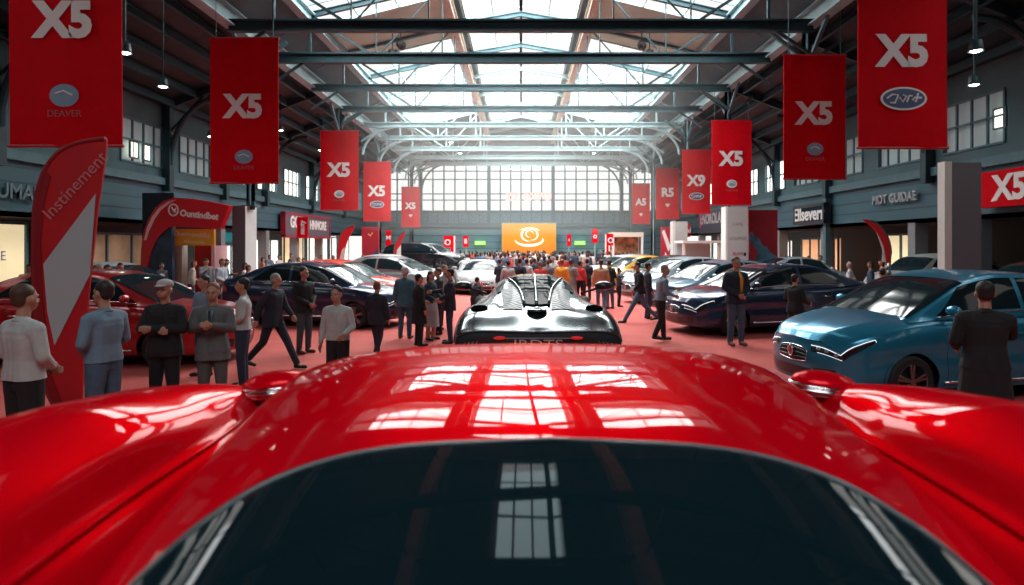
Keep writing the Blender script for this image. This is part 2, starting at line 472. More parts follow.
# cross trusses
ys = [8.0, 14.3, 20.8, 24.4, 29.0, 33.5, 38.0, 42.6, 47.4, 52.0, 56.4]
for i, y in enumerate(ys):
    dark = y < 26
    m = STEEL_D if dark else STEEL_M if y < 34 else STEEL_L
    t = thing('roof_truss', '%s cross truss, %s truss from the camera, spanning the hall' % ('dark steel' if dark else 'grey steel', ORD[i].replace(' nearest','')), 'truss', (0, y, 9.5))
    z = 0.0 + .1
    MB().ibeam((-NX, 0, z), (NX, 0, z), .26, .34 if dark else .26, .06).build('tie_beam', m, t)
    up = MB()
    top = [(NX, .9), (8.25, 1.8), (3.1, 3.0), (0, 3.55)]
    for s in (-1, 1):
        for a, c in zip(top[:-1], top[1:]): up.ibeam((s*a[0], 0, a[1]), (s*c[0], 0, c[1]), .16, .2, .03)
    up.build('rafter', m, t)
    for s in (-1, 1):
        for (xa, za, xb, zb) in ((NX, -.9, 8.3, .1), (8.3, .1, 8.3, 1.8), (5.7, .1, 8.3, 1.8), (5.7, .1, 5.7, 2.35), (5.7, .1, 3.1, 3.0), (3.1, .1, 3.1, 3.0)):
            if y > 35 or xa > 8 or xb > 8:
                MB().beam((s*xa, 0, za), (s*xb, 0, zb), .09, .09).build('strut', m, t)
            else:
                MB().beam((s*xa, 0, za), (s*xb, 0, zb), .05, .05).build('strut', m, t)
    if y > 36:      # curved haunches under the far trusses
        for s in (-1, 1):
            MB().tube([(s*(NX - .1 - 2.4*(1-math.cos(q*math.pi/2/8))), 0, -1.7 + 1.7*math.sin(q*math.pi/2/8)) for q in range(9)], .08, 6).build('curved_brace', m, t)
# aisle trusses on the walls with curved brackets
for s, side in ((-1, 'left'), (1, 'right')):
    for i, y in enumerate((17.5, 26.0, 31.0, 36.0, 44.0, 52.0) if s < 0 else (17.0, 22.6, 30.0, 36.0, 44.0, 52.0)):
        t = thing('wall_bracket', 'dark steel wall post with curved roof bracket on the %s wall, %s' % (side, ORD[i]), 'bracket', (s*(WX-.2), y, 0))
        MB().box((-.16, -.16, 4.5), (.16, .16, 8.2)).build('post', STEEL_D, t)
        MB().tube([(-s*(.1+2.3*(1-math.cos(q*math.pi/2/8))), 0, 5.6+2.9*math.sin(q*math.pi/2/8)) for q in range(9)], .11, 8).build('curved_brace', STEEL_D, t)
        MB().beam((0, 0, 8.1), (-s*5.0, 0, 10.0), .14, .3).build('rafter', STEEL_D, t)
        MB().beam((0, 0, 6.9), (-s*1.5, 0, 8.5), .09, .09).build('strut', STEEL_D, t)
        if s > 0 and i == 2:
            MB().box((-.12, -.12, 0), (.12, .12, 4.5)).build('lower_post', STEEL_M, t)

# column rows: full columns, boxed pillars and the short posts the banners hang from
CLAD = mat('pillar_cladding', (0.50, 0.52, 0.52), 0.55, noise=.05, nscale=2)
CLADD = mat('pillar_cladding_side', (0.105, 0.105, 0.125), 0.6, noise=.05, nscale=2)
def column(s, y, zb, label, x=NX, brace=True):
    t = thing('steel_column' if zb < .1 else 'hanging_post', label, 'column' if zb < .1 else 'post', (s*x, y, 0))
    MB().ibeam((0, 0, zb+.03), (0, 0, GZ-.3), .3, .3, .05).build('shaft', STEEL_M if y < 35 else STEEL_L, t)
    MB().box((-.25, -.25, zb), (.25, .25, zb+.04)).build('base_plate', STEEL_M, t)
    if brace:
        br = MB()
        br.beam((0, 0, 8.6), (-s*1.3, 0, 9.6), .1, .12); br.beam((0, 0, 8.4), (s*1.2, 0, 9.3), .1, .12)
        br.beam((0, 0, 8.3), (0, 1.5, 9.6), .1, .12); br.beam((0, 0, 8.3), (0, -1.5, 9.6), .1, .12)
        br.build('brace', STEEL_M, t)
    return t
column(-1, 22.5, 3.65, 'short steel post above the grey boxed pillar on the left, behind the second banner')
column(-1, 33.4, 7.0, 'steel post dropping from the left girder to the third banner')
column(-1, 42.8, 0, 'pale steel column on the left running down to the floor below the fourth banner')
column(-1, 55.5, 0, 'far pale steel column of the left row near the end window')
column(1, 21.3, 6.3, 'steel post dropping from the right girder to the second largest right banner')
column(1, 29.4, 5.1, 'steel post above the white notice pillar on the right')
column(1, 36.6, 5.3, 'steel post dropping from the right girder to the fourth banner of the right row')
column(1, 46.0, 0, 'pale steel column on the right running down to the floor behind the small banners')
column(1, 55.5, 0, 'far pale steel column of the right row near the end window')
tm = mat('notice_grey', (.25,.25,.26), .6)
t = thing('pillar', 'tall dark grey pillar with a pale left edge at the right, before the red X sign', 'pillar', (9.9, 14.0, 0))
MB().box((-.36, -.1, 0), (.42, .1, 4.1)).build('cladding', mat('tall_clad', (.13,.135,.155), .6, noise=.05), t)
MB().box((-.42, -.13, 0), (-.26, .11, 4.12)).build('pale_edge', mat('edge_pale', (.62,.63,.6), .5), t)
t = thing('pillar', 'grey boxed pillar right of the red arch sign, darker on its left half', 'pillar', (-10.05, 22.1, 0))
MB().box((-.22, 0, 0), (.22, .95, 3.64)).build('cladding', CLAD, t)
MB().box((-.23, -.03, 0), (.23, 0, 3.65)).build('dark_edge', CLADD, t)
t = thing('pillar', 'white notice pillar with small lettering beside the red and blue mural', 'pillar', (9.9, 28.8, 0))
MB().box((-.42, -.35, 0), (.5, .35, 4.0)).build('cladding', CLAD, t)
MB().box((-.50, -.33, 0), (-.42, .33, 4.02)).build('pale_edge', WHITE, t)
for zz, q in ((3.3, 'CAPE'), (2.65, 'LOUNGE'), (1.95, 'BURE')):
    text('lettering', q, .2, tm if zz > 2 else mat('notice_red', (.5,.05,.06), .6), t, (.05, -.36, zz-.1), ext=.003)
MB().box((.32, -.37, 1.75), (.42, -.345, 1.9)).build('switch_plate', BLACK, t)
t = thing('pillar', 'plain pale pillar right of the small red and white mural', 'pillar', (9.8, 38.5, 0))
MB().box((-.45, -.35, 0), (.45, .35, 3.7)).build('cladding', CLAD, t)
MB().box((-.47, -.37, 0), (-.3, -.33, 3.72)).build('pale_edge', WHITE, t)

# lamps
LAMP = mat('lamp_glow', (1, .96, .85), .4, emit=14)
def lamp(x, y, z, label, r=.13):
    t = thing('spot_lamp', label, 'lamp', (x, y, z))
    MB().lathe([(.02, 0), (r*.8, .0), (r, .16), (r*1.1, .22), (r*1.05, .22)], 14, M=Matrix.Rotation(math.pi/2, 4, 'Y')).build('housing', STEEL_D, t, smooth=True)
    MB().ell((0, 0, -.19), (r*.85, r*.85, .05), 6).build('bulb', LAMP, t, smooth=True)
    MB().tube([(0, 0, 0), (0, 0, max(.35, (zaisle(abs(x)) if abs(x) > 9.8 else 12.3) - z))], .02, 6).build('rod', STEEL_D, t)
i = 0
for px, py, y, where in ((125, 52, 13.5, 'in the left aisle roof beside the largest left banner'), (163, 86, 16.5, 'in the left aisle roof between the two nearest left banners'),
                  (211, 136, 22, 'in the left aisle roof at the edge of the second banner'), (281, 130, 30, 'in the left aisle roof left of the third banner'),
                  (320, 150, 36, 'in the left aisle near the third banner'), (976, 50, 12.5, 'upper of the two lamps in the right aisle roof'), (974, 84, 15, 'lower of the two lamps in the right aisle roof'),
                  (451, 142, 46, 'under the nave roof left of the centre'), (603, 139, 46, 'under the nave roof right of the centre'),
                  (460, 153, 52, 'small one under the nave roof near the end window, left'), (594, 153, 52, 'small one under the nave roof near the end window, right')):
    x = (px - VX) / S(y); z = EYE - (py - VY) / S(y)
    lamp(x, y, z + .19, 'glowing spot lamp ' + where, .13 if y < 40 else .2)
for x in (-5.2, 5.2):
    for yy in (26.8,):
        for dx, zz in ((0, 10.9), (.35, 10.55)):
            t = thing('floodlight', 'black floodlight pair %s hanging under the beige roof panel, %s of the two' % ('left' if x < 0 else 'right', 'upper' if zz > 10.7 else 'lower'), 'lamp', (x+dx*(1 if x>0 else -1), yy, zz))
            MB().lathe([(.02, -.2), (.14, -.15), (.2, .12), (.19, .14), (.02, .1)], 14, M=Matrix.Rotation(1.2, 4, 'Z')).build('housing', BLACK, t, smooth=True)
            MB().tube([(0, 0, .1), (0, 0, 12-zz+.3)], .025, 6).build('rod', BLACK, t)
# ================================================================ BANNERS AND SIGNS
LET = mat('letter_white', (0.80, 0.82, 0.82), 0.6)
LOGOB = mat('logo_blue', (0.05, 0.10, 0.22), 0.5)
LOGOB2 = mat('logo_pale_blue', (0.22, 0.38, 0.52), 0.5)
def ring(a, b, w, n=40, y=0.0, t=.006):
    m = MB(); vs = []
    for k in range(n):
        q = 2*math.pi*k/n
        for (ra, rb) in ((a, b), (a-w, b-w)): 
            vs.append((ra*math.cos(q), y-t/2, rb*math.sin(q))); vs.append((ra*math.cos(q), y+t/2, rb*math.sin(q)))
    fs = []
    for k in range(n):
        i = 4*k; j = 4*((k+1) % n)
        fs += [(i, j, j+2, i+2), (i+1, i+3, j+3, j+1), (i, i+1, j+1, j), (i+2, j+2, j+3, i+3)]
    return m.add(vs, fs)
def disc(a, b, n=40, t=.006):
    return MB().prism([(a*math.cos(2*math.pi*k/n), b*math.sin(2*math.pi*k/n)) for k in range(n)], t)
def banner(pxl, pxr, pt, pb, body, logo, label, group=None, wid=2.0, ty=.62, ts=.30, ly=.27, hang=True, zt=None, lw=.26):
    y = F * wid / (pxr - pxl); s = S(y)
    x = ((pxl + pxr)/2 - VX)/s
    zb = EYE + (VY - pb)/s
    h = (pb - pt)/s
    t = thing('hanging_banner', label, 'banner', (x, y, zb), 0, group)
    # cloth with gentle folds
    nx, nz = 20, 30; rows = []
    for sgn in (-1, 1):
        P = np.zeros((nz+1, nx+1, 3))
        for i in range(nz+1):
            for j in range(nx+1):
                u = j/nx - .5; v = i/nz
                P[i, j] = (u*wid, sgn*.012 + .018*math.sin(6*u+4*v+x)*(1-v) + .01*math.sin(11*u+x), v*h)
        rows.append(P)
    m = MB(); m.grid(rows[0]); m.grid(rows[1], flip=True)
    A = (nx+1)*(nz+1)
    edge = [j for j in range(nx+1)] + [i*(nx+1)+nx for i in range(1, nz+1)] + [nz*(nx+1)+j for j in range(nx-1, -1, -1)] + [i*(nx+1) for i in range(nz-1, 0, -1)]
    for a, c in zip(edge, edge[1:]+edge[:1]): m.f.append((a, A+a, A+c, c)); m.m.append(0)
    m.build('cloth', RED, t, smooth=True, angle=40)
    f = -.045
    for zz in (0, h): MB().tube([(-wid/2-.03, 0, zz), (wid/2+.03, 0, zz)], .03, 8).build('rail', mat('banner_rail', (.45, .02, .03), .4), t)
    text('lettering', body, wid*ts*1.28, LET, t, (0, f, h*ty), bold=wid*.022, ext=.004, shear=.0, sx=.98)
    z = h*ly; a = wid*lw; b = a*.5
    if logo == 'oval':
        o = disc(a, b).build('emblem', LET, t); o.location = (0, f, z)
        o = disc(a*.9, b*.84).build('emblem_field', LOGOB, t); o.location = (0, f-.006, z)
        st = MB()
        for pts in ([(-.75,0),(-.5,.35),(-.25,.3),(-.4,-.4),(-.6,-.35)], [(-.2,.1),(-.05,-.3),(.1,.2),(-.05,.3)], [(.12,-.3),(.22,.25),(.35,.2)], [(.6,.45),(.5,-.3),(.35,-.1),(.48,.1),(.75,.05)]):
            st.tube([(px*a, -.012, pz*b) for px, pz in pts], wid*.011, 6)
        o = st.build('emblem_script', LET, t); o.location = (0, f, z)
    elif logo == 'globe':
        o = disc(a*.5, b*.78).build('emblem', LET if px_light(pxl) else LOGOB2, t); o.location = (0, f, z)
        o = disc(a*.36, b*.5).build('emblem_field', LOGOB2, t); o.location = (a*.03, f-.006, z)
        o = MB().tube([(-a*.3, -.012, b*.1), (0, -.012, b*.3), (a*.3, -.012, 0)], wid*.008, 6).build('emblem_script', LET, t); o.location = (0, f, z)
        text('small_lettering', 'DEAVER', wid*.085, mat('dim_letter', (.5,.1,.12), .6), t, (0, f, z - b*1.25))
    else:
        pts = [(0,-1), (.5,-.3), (.9,.4), (.6,.95), (.1,.7), (-.2,1), (-.8,.8), (-.9,.1), (-.4,-.4)]
        o = MB().prism([(p*a*.42, q*b*.7) for p, q in pts], .008).build('emblem', mat('pale_cream', (.85,.78,.68), .6), t); o.location = (0, f, z)
        text('small_lettering', 'aurrea', wid*.07, mat('dim_letter', (.5,.1,.12), .6), t, (0, f, z - b*1.15))
    if hang:
        top = 9.9 + max(0, (9.8-abs(x)))*.28 if abs(x) < 9.8 else 10.1 - (abs(x)-9.8)*.42
        top = (10.25 + (9.8-abs(x))*.7 if abs(x) > 8.3 else 11.3) if abs(x) < 9.8 else zaisle(abs(x))
        top += .02
        for q in (-.42, .42):
            MB().tube([(q*wid, 0, h), (q*wid, 0, top - zb)], .012, 6).build('wire', STEEL_M, t)
    return t
def px_light(p): return p > 300 and p < 780
banner(10, 122, -98, 146, 'X5', 'globe', 'largest X5 banner of the left row, cut by the top left of the picture', ty=.508, ts=.33, ly=.205)
banner(210.5, 278.5, 38, 183, 'X5', 'globe', 'second largest X5 banner of the left row, above the red arch sign', ty=.52, ts=.36, ly=.18)
banner(320.5, 358.5, 131, 210, 'X5', 'globe', 'third X5 banner of the left row, bright red with small pale emblem', ty=.5, ts=.38, ly=.2)
banner(363.5, 391, 162, 221, 'X5', 'oval', 'fourth X5 banner of the left row with an oval emblem', wid=1.8, ty=.5, ts=.4, ly=.28)
banner(401.5, 420, 187, 227, 'X5', 'blob', 'smallest X5 banner of the left row, nearest the end window', wid=1.6, ty=.52, ts=.36, ly=.28)
banner(858, 947, -30, 148, 'X5', 'oval', 'largest X5 banner of the right row with a big dark blue oval emblem', ty=.535, ts=.37, ly=.275)
banner(783.5, 845.5, 55, 179, 'X5', 'globe', 'second largest X5 banner of the right row, above the dark wall sign', ty=.52, ts=.38, ly=.24)
banner(711.5, 751.5, 120.5, 205, 'X5', 'globe', 'third X5 banner of the right row, above the white notice pillar', wid=1.85, ty=.54, ts=.38, ly=.25)
banner(682, 710.5, 150, 213.5, 'X9', 'oval', 'red banner reading X9 with an oval emblem, fourth of the right row', wid=1.66, ty=.51, ts=.4, ly=.27)
banner(656, 679, 168.5, 219, 'R5', 'blob', 'red banner reading R5 with a cream emblem, fifth of the right row', wid=1.9, ty=.52, ts=.4, ly=.27)
banner(632, 650, 183.5, 223.5, 'A5', 'blob', 'red banner reading A5, smallest of the right row', wid=1.55, ty=.53, ts=.4, ly=.22)

def upx(px, y): return (px - VX)/S(y)
def upz(py, y): return EYE + (VY - py)/S(y)
GREYF = mat('flag_grey', (0.42, 0.52, 0.55), 0.6)
FR = mat('flag_red', (0.50, 0.008, 0.016), 0.6, noise=.08, nscale=2)
FR2 = mat('flag_red_edge', (0.25, 0.002, 0.008), 0.6)
def smooth_poly(pts, it=2, closed=True):
    for _ in range(it):
        q = []
        n = len(pts)
        for i in range(n):
            a, b = pts[i], pts[(i+1) % n]
            q.append((a[0]*.75+b[0]*.25, a[1]*.75+b[1]*.25)); q.append((a[0]*.25+b[0]*.75, a[1]*.25+b[1]*.75))
        pts = q
    return pts
def curve(pts, n=6):
    q = []
    for i in range(len(pts)-1):
        p0, p1, p2, p3 = pts[max(i-1, 0)], pts[i], pts[i+1], pts[min(i+2, len(pts)-1)]
        for k in range(n):
            t = k/n
            q.append(tuple(.5*(2*b + (c-a)*t + (2*a-5*b+4*c-d)*t*t + (3*b-a-3*c+d)*t**3) for a, b, c, d in zip(p0, p1, p2, p3)))
    return q + [pts[-1]]
# big feather flag at the left
Y = 8.3
def P(px, py, y=Y, x0=None, z0=0): return (upx(px, y) - (x0 or 0), upz(py, y) - z0)
x0 = upx(66, Y)
t = thing('feather_flag', 'tall red and grey feather flag standing at the left behind two men', 'flag', (x0, Y, 0))
pole = [(60, 412), (46, 380), (37, 300), (35.5, 240), (38, 200), (46, 172), (60, 153), (80, 143), (107, 139)]
outer = curve([P(a, b, Y, x0) for a, b in pole])
right = [P(a, b, Y, x0) for a, b in ((107, 146), (104, 172), (99, 205), (95, 240), (91, 275), (87, 320), (84, 370), (82, 409))]
MB().prism(outer + right, .03).build('cloth', FR, t)
wedge = [P(a, b, Y, x0) for a, b in ((97, 194), (91, 275), (56, 345), (49, 312), (45, 264))]
MB().prism(wedge, .012, M=Matrix.Translation((0, -.024, 0))).build('grey_panel', GREYF, t)
MB().tube([(a-.02, 0, b) for a, b in outer], .035, 8).build('pole', FR2, t)
MB().prism([P(a, b, Y, x0) for a, b in ((60,412),(46,380),(37,300),(35.5,240),(38,200),(46,172),(52,176),(45,205),(42,240),(44,300),(54,380),(68,412))], .008, M=Matrix.Translation((0,-.022,0))).build('dark_hem', FR2, t)
o = text('lettering', 'Instinement', .30, mat('flag_letter', (.62, .22, .24), .6), t, (*[0]*3,), ext=.003)
a, b = P(77, 186, Y, x0); o.location = (a, -.035, b); o.rotation_euler = (math.pi/2, -math.radians(47), 0); o.scale = (.8, .8, 1)
MB().lathe([(.0, 0), (.3, 0), (.3, .06), (.05, .08), (0, .08)], 20, M=Matrix.Rotation(-math.pi/2, 4, 'Y')).build('base', STEEL_D, t)
def feather(pxs, Y, label, redw, lower, lab_m=None, side=1):
    """small feather flag: outline of pole (left) and free edge, red part over white part"""
    x0 = upx(sum(p[0] for p in pxs)/len(pxs), Y)
    t = thing('feather_flag', label, 'flag', (x0, Y, 0))
    MB().prism(curve([P(a, b, Y, x0) for a, b in pxs], 4), .03).build('cloth', mat('flag_bright_red', (.62, .01, .02), .6), t)
    MB().prism([P(a, b, Y, x0) for a, b in lower], .012, M=Matrix.Translation((0, -.024, 0))).build('white_panel', WHITE, t)
    p = curve([P(a, b, Y, x0) for a, b in redw], 4)
    MB().tube([(a, 0, b) for a, b in p], .03, 8).build('pole', STEEL_M, t)
    MB().lathe([(.0, 0), (.28, 0), (.28, .05), (.05, .08), (0, .08)], 16, M=Matrix.Rotation(-math.pi/2, 4, 'Y') @ Matrix.Translation((0, 0, 0))).build('base', STEEL_D, t).location = (p[0][0], 0, 0)
    return t
Y = 24.6; fl = 245 + 2.25*S(Y)
feather([(338, 270), (337.5, 250), (340, 236), (346, 228), (354, 225), (353, 231), (348, 240), (345, 252), (344, 270)], Y, 'red and white feather flag behind the orange-red car on the left',
        [(341, fl), (338, 270), (337.5, 250), (340, 236), (346, 228), (354, 225)], [(345, 247), (344.2, 270), (339, 270), (340, 258), (342, 250)])
Y = 33.0; fl = 245 + 2.25*S(Y)
feather([(394, 262), (394, 248), (397, 240), (402, 233), (405, 231), (404, 236), (401, 244), (401, 262)], Y, 'small red and white feather flag left of the dark car on the stand',
        [(397, fl), (394, 262), (394, 248), (397, 240), (402, 233), (405, 231)], [(401, 245), (401, 262), (395.5, 262), (397, 250)])
Y = 17.7; fl = 245 + 2.25*S(Y)
feather([(862, 219), (870, 220), (880, 226), (888, 238), (891, 252), (890, 262), (884, 262), (884, 250), (878, 235), (870, 226)], Y, 'curved red flag with a white inner edge on the right, before the white cars',
        [(888, fl), (890, 262), (891, 252), (888, 238), (880, 226), (870, 220)], [(876, 232), (883, 246), (885.5, 262), (881.5, 262), (882, 250)])

# red arch sign
Y = 21.8; x0 = upx(185, Y)
t = thing('arch_sign', 'red curved arch sign with a round logo and white lettering left of the grey pillar', 'sign', (x0, Y, 0))
def PX(px, py): return P(px, py, Y, x0)
fl = 245 + 2.25*S(Y)
arch = [(143, fl), (143, 270), (143.5, 250), (146, 233), (151, 219), (158, 208), (167, 201), (178, 198), (195, 199), (213, 202), (231, 206), (228, 214), (222, 229), (205, 228), (173, 226), (165, 232), (158, 241), (152, 255), (149, 275), (148, fl)]
MB().prism([PX(*p) for p in arch], .30).build('arch_frame', mat('arch_red', (.60, .004, .02), .45), t)
MB().prism([PX(*p) for p in [(148, fl), (149, 275), (152, 255), (158, 241), (165, 232), (173, 227), (174, fl)]], .16).build('mural_panel', mat('mural_navy', (.02, .05, .10), .5, noise=.9, nscale=1.4), t)
hl = [(147, 240), (150, 228), (155, 217), (162, 208), (171, 202), (179, 200), (173, 203), (164, 210), (157, 220), (152, 231), (149, 240)]
MB().prism([PX(*p) for p in hl], .02, M=Matrix.Translation((0, -.17, 0))).build('pale_stripe', mat('stripe_pink', (.85, .55, .58), .5), t)
c = PX(176.0, 210.2); r = 5.3/S(Y)
o = ring(r, r*1.2, r*.28, 30).build('logo_ring', LET, t); o.location = (c[0], -.165, c[1])
o = MB().tube([(-.3*r, 0, .5*r), (0, 0, -.1*r), (.35*r, 0, .35*r), (.2*r, 0, -.5*r)], .025, 6).build('logo_mark', LET, t); o.location = (c[0], -.165, c[1])
c = PX(201.5, 215.3)
o = text('lettering', 'Ountindbet', .31, LET, t, (c[0], -.17, c[1]), bold=.012, sx=.92); o.rotation_euler = (math.pi/2, math.radians(6), 0)
Yb = 22.0; x1 = upx(193, Yb)
t = thing('booth', 'red walled booth under a yellow sign inside the arch', 'booth', (x1, Yb+1.1, 0))
q = lambda px, py: P(px, py, Yb, x1)
a = q(173.5, 229); b = q(212.5, 245.5)
MB().box((a[0], -1.0, b[1]), (b[0], -.85, a[1])).build('yellow_sign', mat('sign_yellow', (.85, .47, .04), .5), t)
o = text('lettering', 'Quenvandiflo', .24, LET, t, ((a[0]+b[0])/2 - .1, -1.01, (a[1]+b[1])/2 + .1)); o.rotation_euler = (math.pi/2, math.radians(4), 0)
o = text('lettering', 'tabeoanle', .19, mat('sign_cream', (.95, .8, .4), .5), t, ((a[0]+b[0])/2, -1.01, (a[1]+b[1])/2 - .16)); o.rotation_euler = (math.pi/2, math.radians(4), 0)
a = q(180, 245.5); c = q(211, 245.5)
MB().box((a[0], -.1, 0), (c[0], 0, a[1])).build('back_wall', mat('booth_red', (.36, .004, .01), .6), t)
MB().box((c[0]-.05, -.98, 0), (c[0]+.07, 0, a[1])).build('side_post', mat('stripe_pink', (.8, .4, .45), .5), t)
MB().box((a[0]-.38, -.98, 0), (a[0], -.6, a[1])).build('side_post', mat('post_tan', (.42, .38, .32), .6), t)
t = thing('sign_board', 'dark navy board on the left wall behind the top of the red arch', 'board', (upx(155, 23.6), 23.6, 0))
MB().box((-.45, -.06, .2), (.75, .06, upz(193, 23.6))).build('panel', mat('board_navy', (.015, .03, .05), .5), t)
for xx in (-.4, .7): MB().box((xx-.04, -.05, 0), (xx+.04, .05, .25)).build('leg', STEEL_D, t)

# wall sign boards (rotated onto the side walls)
def wall_sign(side, px0, px1, pt, pb, m, label, parts, frame=None, depth=.25):
    s = side; X = s*(WX - depth/2 - .19)
    y0, y1 = F*abs(X)/abs(px0 - VX), F*abs(X)/abs(px1 - VX)
    ym = (y0+y1)/2; pm = VX + X*S(ym)
    # heights from the middle of the board
    zt = EYE + (VY - pt)/S(ym); zb = EYE + (VY - pb)/S(ym)
    t = thing('wall_sign', label, 'sign', (X, ym, (zt+zb)/2), s*-math.pi/2)
    L = abs(y1-y0); h = zt - zb
    MB().box((-L/2, -depth/2, -h/2), (L/2, depth/2, h/2)).build('panel', m, t)
    if frame:
        f = MB()
        for q in (-1, 1):
            f.box((-L/2-.08, -depth/2-.05, q*h/2-.08), (L/2+.08, depth/2, q*h/2+.08)); f.box((q*L/2-.08, -depth/2-.05, -h/2), (q*L/2+.08, depth/2, h/2))
        f.build('frame', frame, t)
    for (txt, size, dx, dz, tm_, bold) in parts:
        text('lettering', txt, size, tm_, t, (dx*L, -depth/2-.02, dz*h), bold=bold, ext=.01)
    return t
NAVY = mat('sign_navy', (.010, .025, .04), .9, spec=.1)
wall_sign(-1, 283, 328, 216, 237, mat('sign_grey', (.10, .10, .13), .5), 'dark sign with white lettering and dark red border on the left wall',
          [('GOTI', 1.0, -.27, .12, LET, .04), ('HNMORE', .85, .2, .06, LET, .03), ('loanovane', .36, -.22, -.32, mat('dim_letter', (.5,.1,.12), .6), .01)], frame=mat('frame_red', (.30, .015, .04), .5))
wall_sign(1, 826.5, 797, 206, 223, NAVY, 'navy sign with white lettering on the right wall, between banner and post', [('Ellseverr', .95, .0, .0, LET, .02)], frame=mat('sign_black', (.01,.015,.025), .4))
wall_sign(1, 1046, 980, 169, 206, RED, 'red wall sign with a white X at the right edge of the picture', [('X5', 1.05, .05, -.02, LET, .04)])
wall_sign(1, 722, 700, 211, 233, mat('sign_slate', (.05, .06, .09), .5), 'slate sign with a pink logo left of the white notice pillar', [('cNOROLA', 1.1, .08, .12, mat('letter_grey', (.5,.52,.55), .6), .02), ('i', 1.6, -.38, .08, mat('logo_pink', (.75,.04,.2), .5), .08)])
GL = mat('letter_dull', (.12, .20, .23), .6)
t = thing('wall_lettering', 'dull grey lettering PUMAR on the slatted left wall', 'lettering', (-WX + .12, 18.2, 3.8), math.pi/2)
text('lettering', 'PUMAR', .62, GL, t, (0, -.05, 0), bold=.01, ext=.03)
t = thing('wall_lettering', 'pale grey lettering MOT GUIDAE on the slatted right wall', 'lettering', (WX - .12, 24.7, upz(198.5, 24.7)), -math.pi/2)
text('lettering', 'MOT GUIDAE', .50, mat('letter_pale', (.3, .36, .38), .6), t, (0, -.05, 0), bold=.012, ext=.03, sx=.95)

# freestanding panels
def panel(pxl, pxr, pt, Y, label, m, name='mural_board', cat='board', th=.15, pb=None):
    x0 = upx((pxl+pxr)/2, Y); w = (pxr-pxl)/S(Y); h = upz(pt, Y)
    t = thing(name, label, cat, (x0, Y, 0))
    MB().box((-w/2, -th/2, .12), (w/2, th/2, h)).build('panel', m, t)
    for q in (-1, 1): MB().box((q*w*.4-.06, -.3, 0), (q*w*.4+.06, .3, .12)).build('foot', STEEL_D, t)
    return t, w, h
MUR = mat('mural_red', (.28, .008, .018), .55, noise=.25, nscale=.8)
MURB = mat('mural_blue', (.06, .16, .24), .55, noise=.8, nscale=1.6)
t, w, h = panel(748, 777, 210, 29.6, 'dark red and blue mural panel right of the white notice pillar', MUR)
def mural(t, w, h, th=.15):
    pts = [(-.5, .03), (.5, .03), (.5, .42), (.33, .47), (.2, .50), (.1, .56), (.0, .55), (-.15, .66), (-.3, .68), (-.38, .74), (-.5, .70)]
    MB().prism([(a*w, b*h) for a, b in pts], .02, M=Matrix.Translation((0, -th/2-.01, 0))).build('blue_graphic', MURB, t)
    MB().prism([(a*w, b*h) for a, b in [(-.46,.62),(-.3,.55),(-.2,.5),(-.28,.38),(-.38,.35),(-.48,.45)]], .02, M=Matrix.Translation((0, -th/2-.025, 0))).build('red_splash', mat('mural_bright', (.5,.02,.04), .5), t)
mural(t, w, h)
t, w, h = panel(362, 379, 227, 36.5, 'red and navy mural panel on the left beside the pale column', mat('mural_red2', (.42, .02, .04), .55, noise=.2, nscale=.8))
MB().prism([(a*w, b*h) for a, b in [(-.48,.04),(.48,.04),(.48,.62),(.1,.5),(-.2,.4),(-.48,.2)]], .02, M=Matrix.Translation((0, -.09, 0))).build('navy_graphic', MATS['mural_navy'], t)
MB().tube([(-.12*w, -.09, .88*h), (.0, -.09, .84*h), (.15*w, -.09, .9*h)], .03, 6).build('white_mark', mat('mark_gold', (.8,.6,.2), .5), t)
t, w, h = panel(661, 671, 227, 44.5, 'narrow red panel with white diagonal shapes left of the plain pillar', MATS['mural_red2'])
MB().prism([(a*w, b*h) for a, b in [(-.45,.9),(-.2,.95),(.45,.6),(.2,.5)]], .02, M=Matrix.Translation((0, -.09, 0))).build('white_graphic', LET, t)
MB().prism([(a*w, b*h) for a, b in [(-.45,.1),(-.1,.5),(.45,.25),(.1,.08)]], .02, M=Matrix.Translation((0, -.09, 0))).build('white_graphic', LET, t)
# small hanging banners and arches
def small_banner(pxl, pxr, pt, pb, Y, label, txt, size, rot=0.0, col=RED):
    x0 = upx((pxl+pxr)/2, Y); w = (pxr-pxl)/S(Y); zb = upz(pb, Y); h = upz(pt, Y) - zb
    t = thing('small_banner', label, 'banner', (x0, Y, 0))
    MB().box((-w/2, -.03, zb), (w/2, .03, zb+h)).build('cloth', col, t)
    text('lettering', txt, size, LET, t, (0, -.06, zb+h/2), (math.pi/2, rot, 0), ext=.01, bold=.01)
    MB().tube([(0, .08, 0), (0, .08, zb+h)], .05, 8).build('pole', STEEL_L, t)
    MB().box((-.25, -.2, 0), (.25, .3, .05)).build('base', STEEL_D, t)
    return t
small_banner(297, 308, 217, 238, 38, 'narrow red banner with vertical lettering before the dark wall sign', 'sauty', .42, -math.pi/2)
small_banner(592, 598, 229, 243, 48, 'small red banner with white mark on a pole near the right end of the crowd', 'o', .6)
small_banner(463, 468.5, 236, 247, 46, 'small red banner on a pole left of the orange billboard', 'll', .5)
small_banner(682, 690, 224, 237, 39.2, 'small red sign with lettering right of the plain pillar', 'wal', .45)
small_banner(386, 391, 230, 246, 41, 'thin red banner left of the small feather flag', 'M', .4)
small_banner(453, 456, 236, 246, 50, 'tiny red banner on a pole beyond the white sports car', 'i', .4)
small_banner(567, 571, 234, 246, 52, 'tiny red banner on a pole right of the orange billboard', 'i', .4)
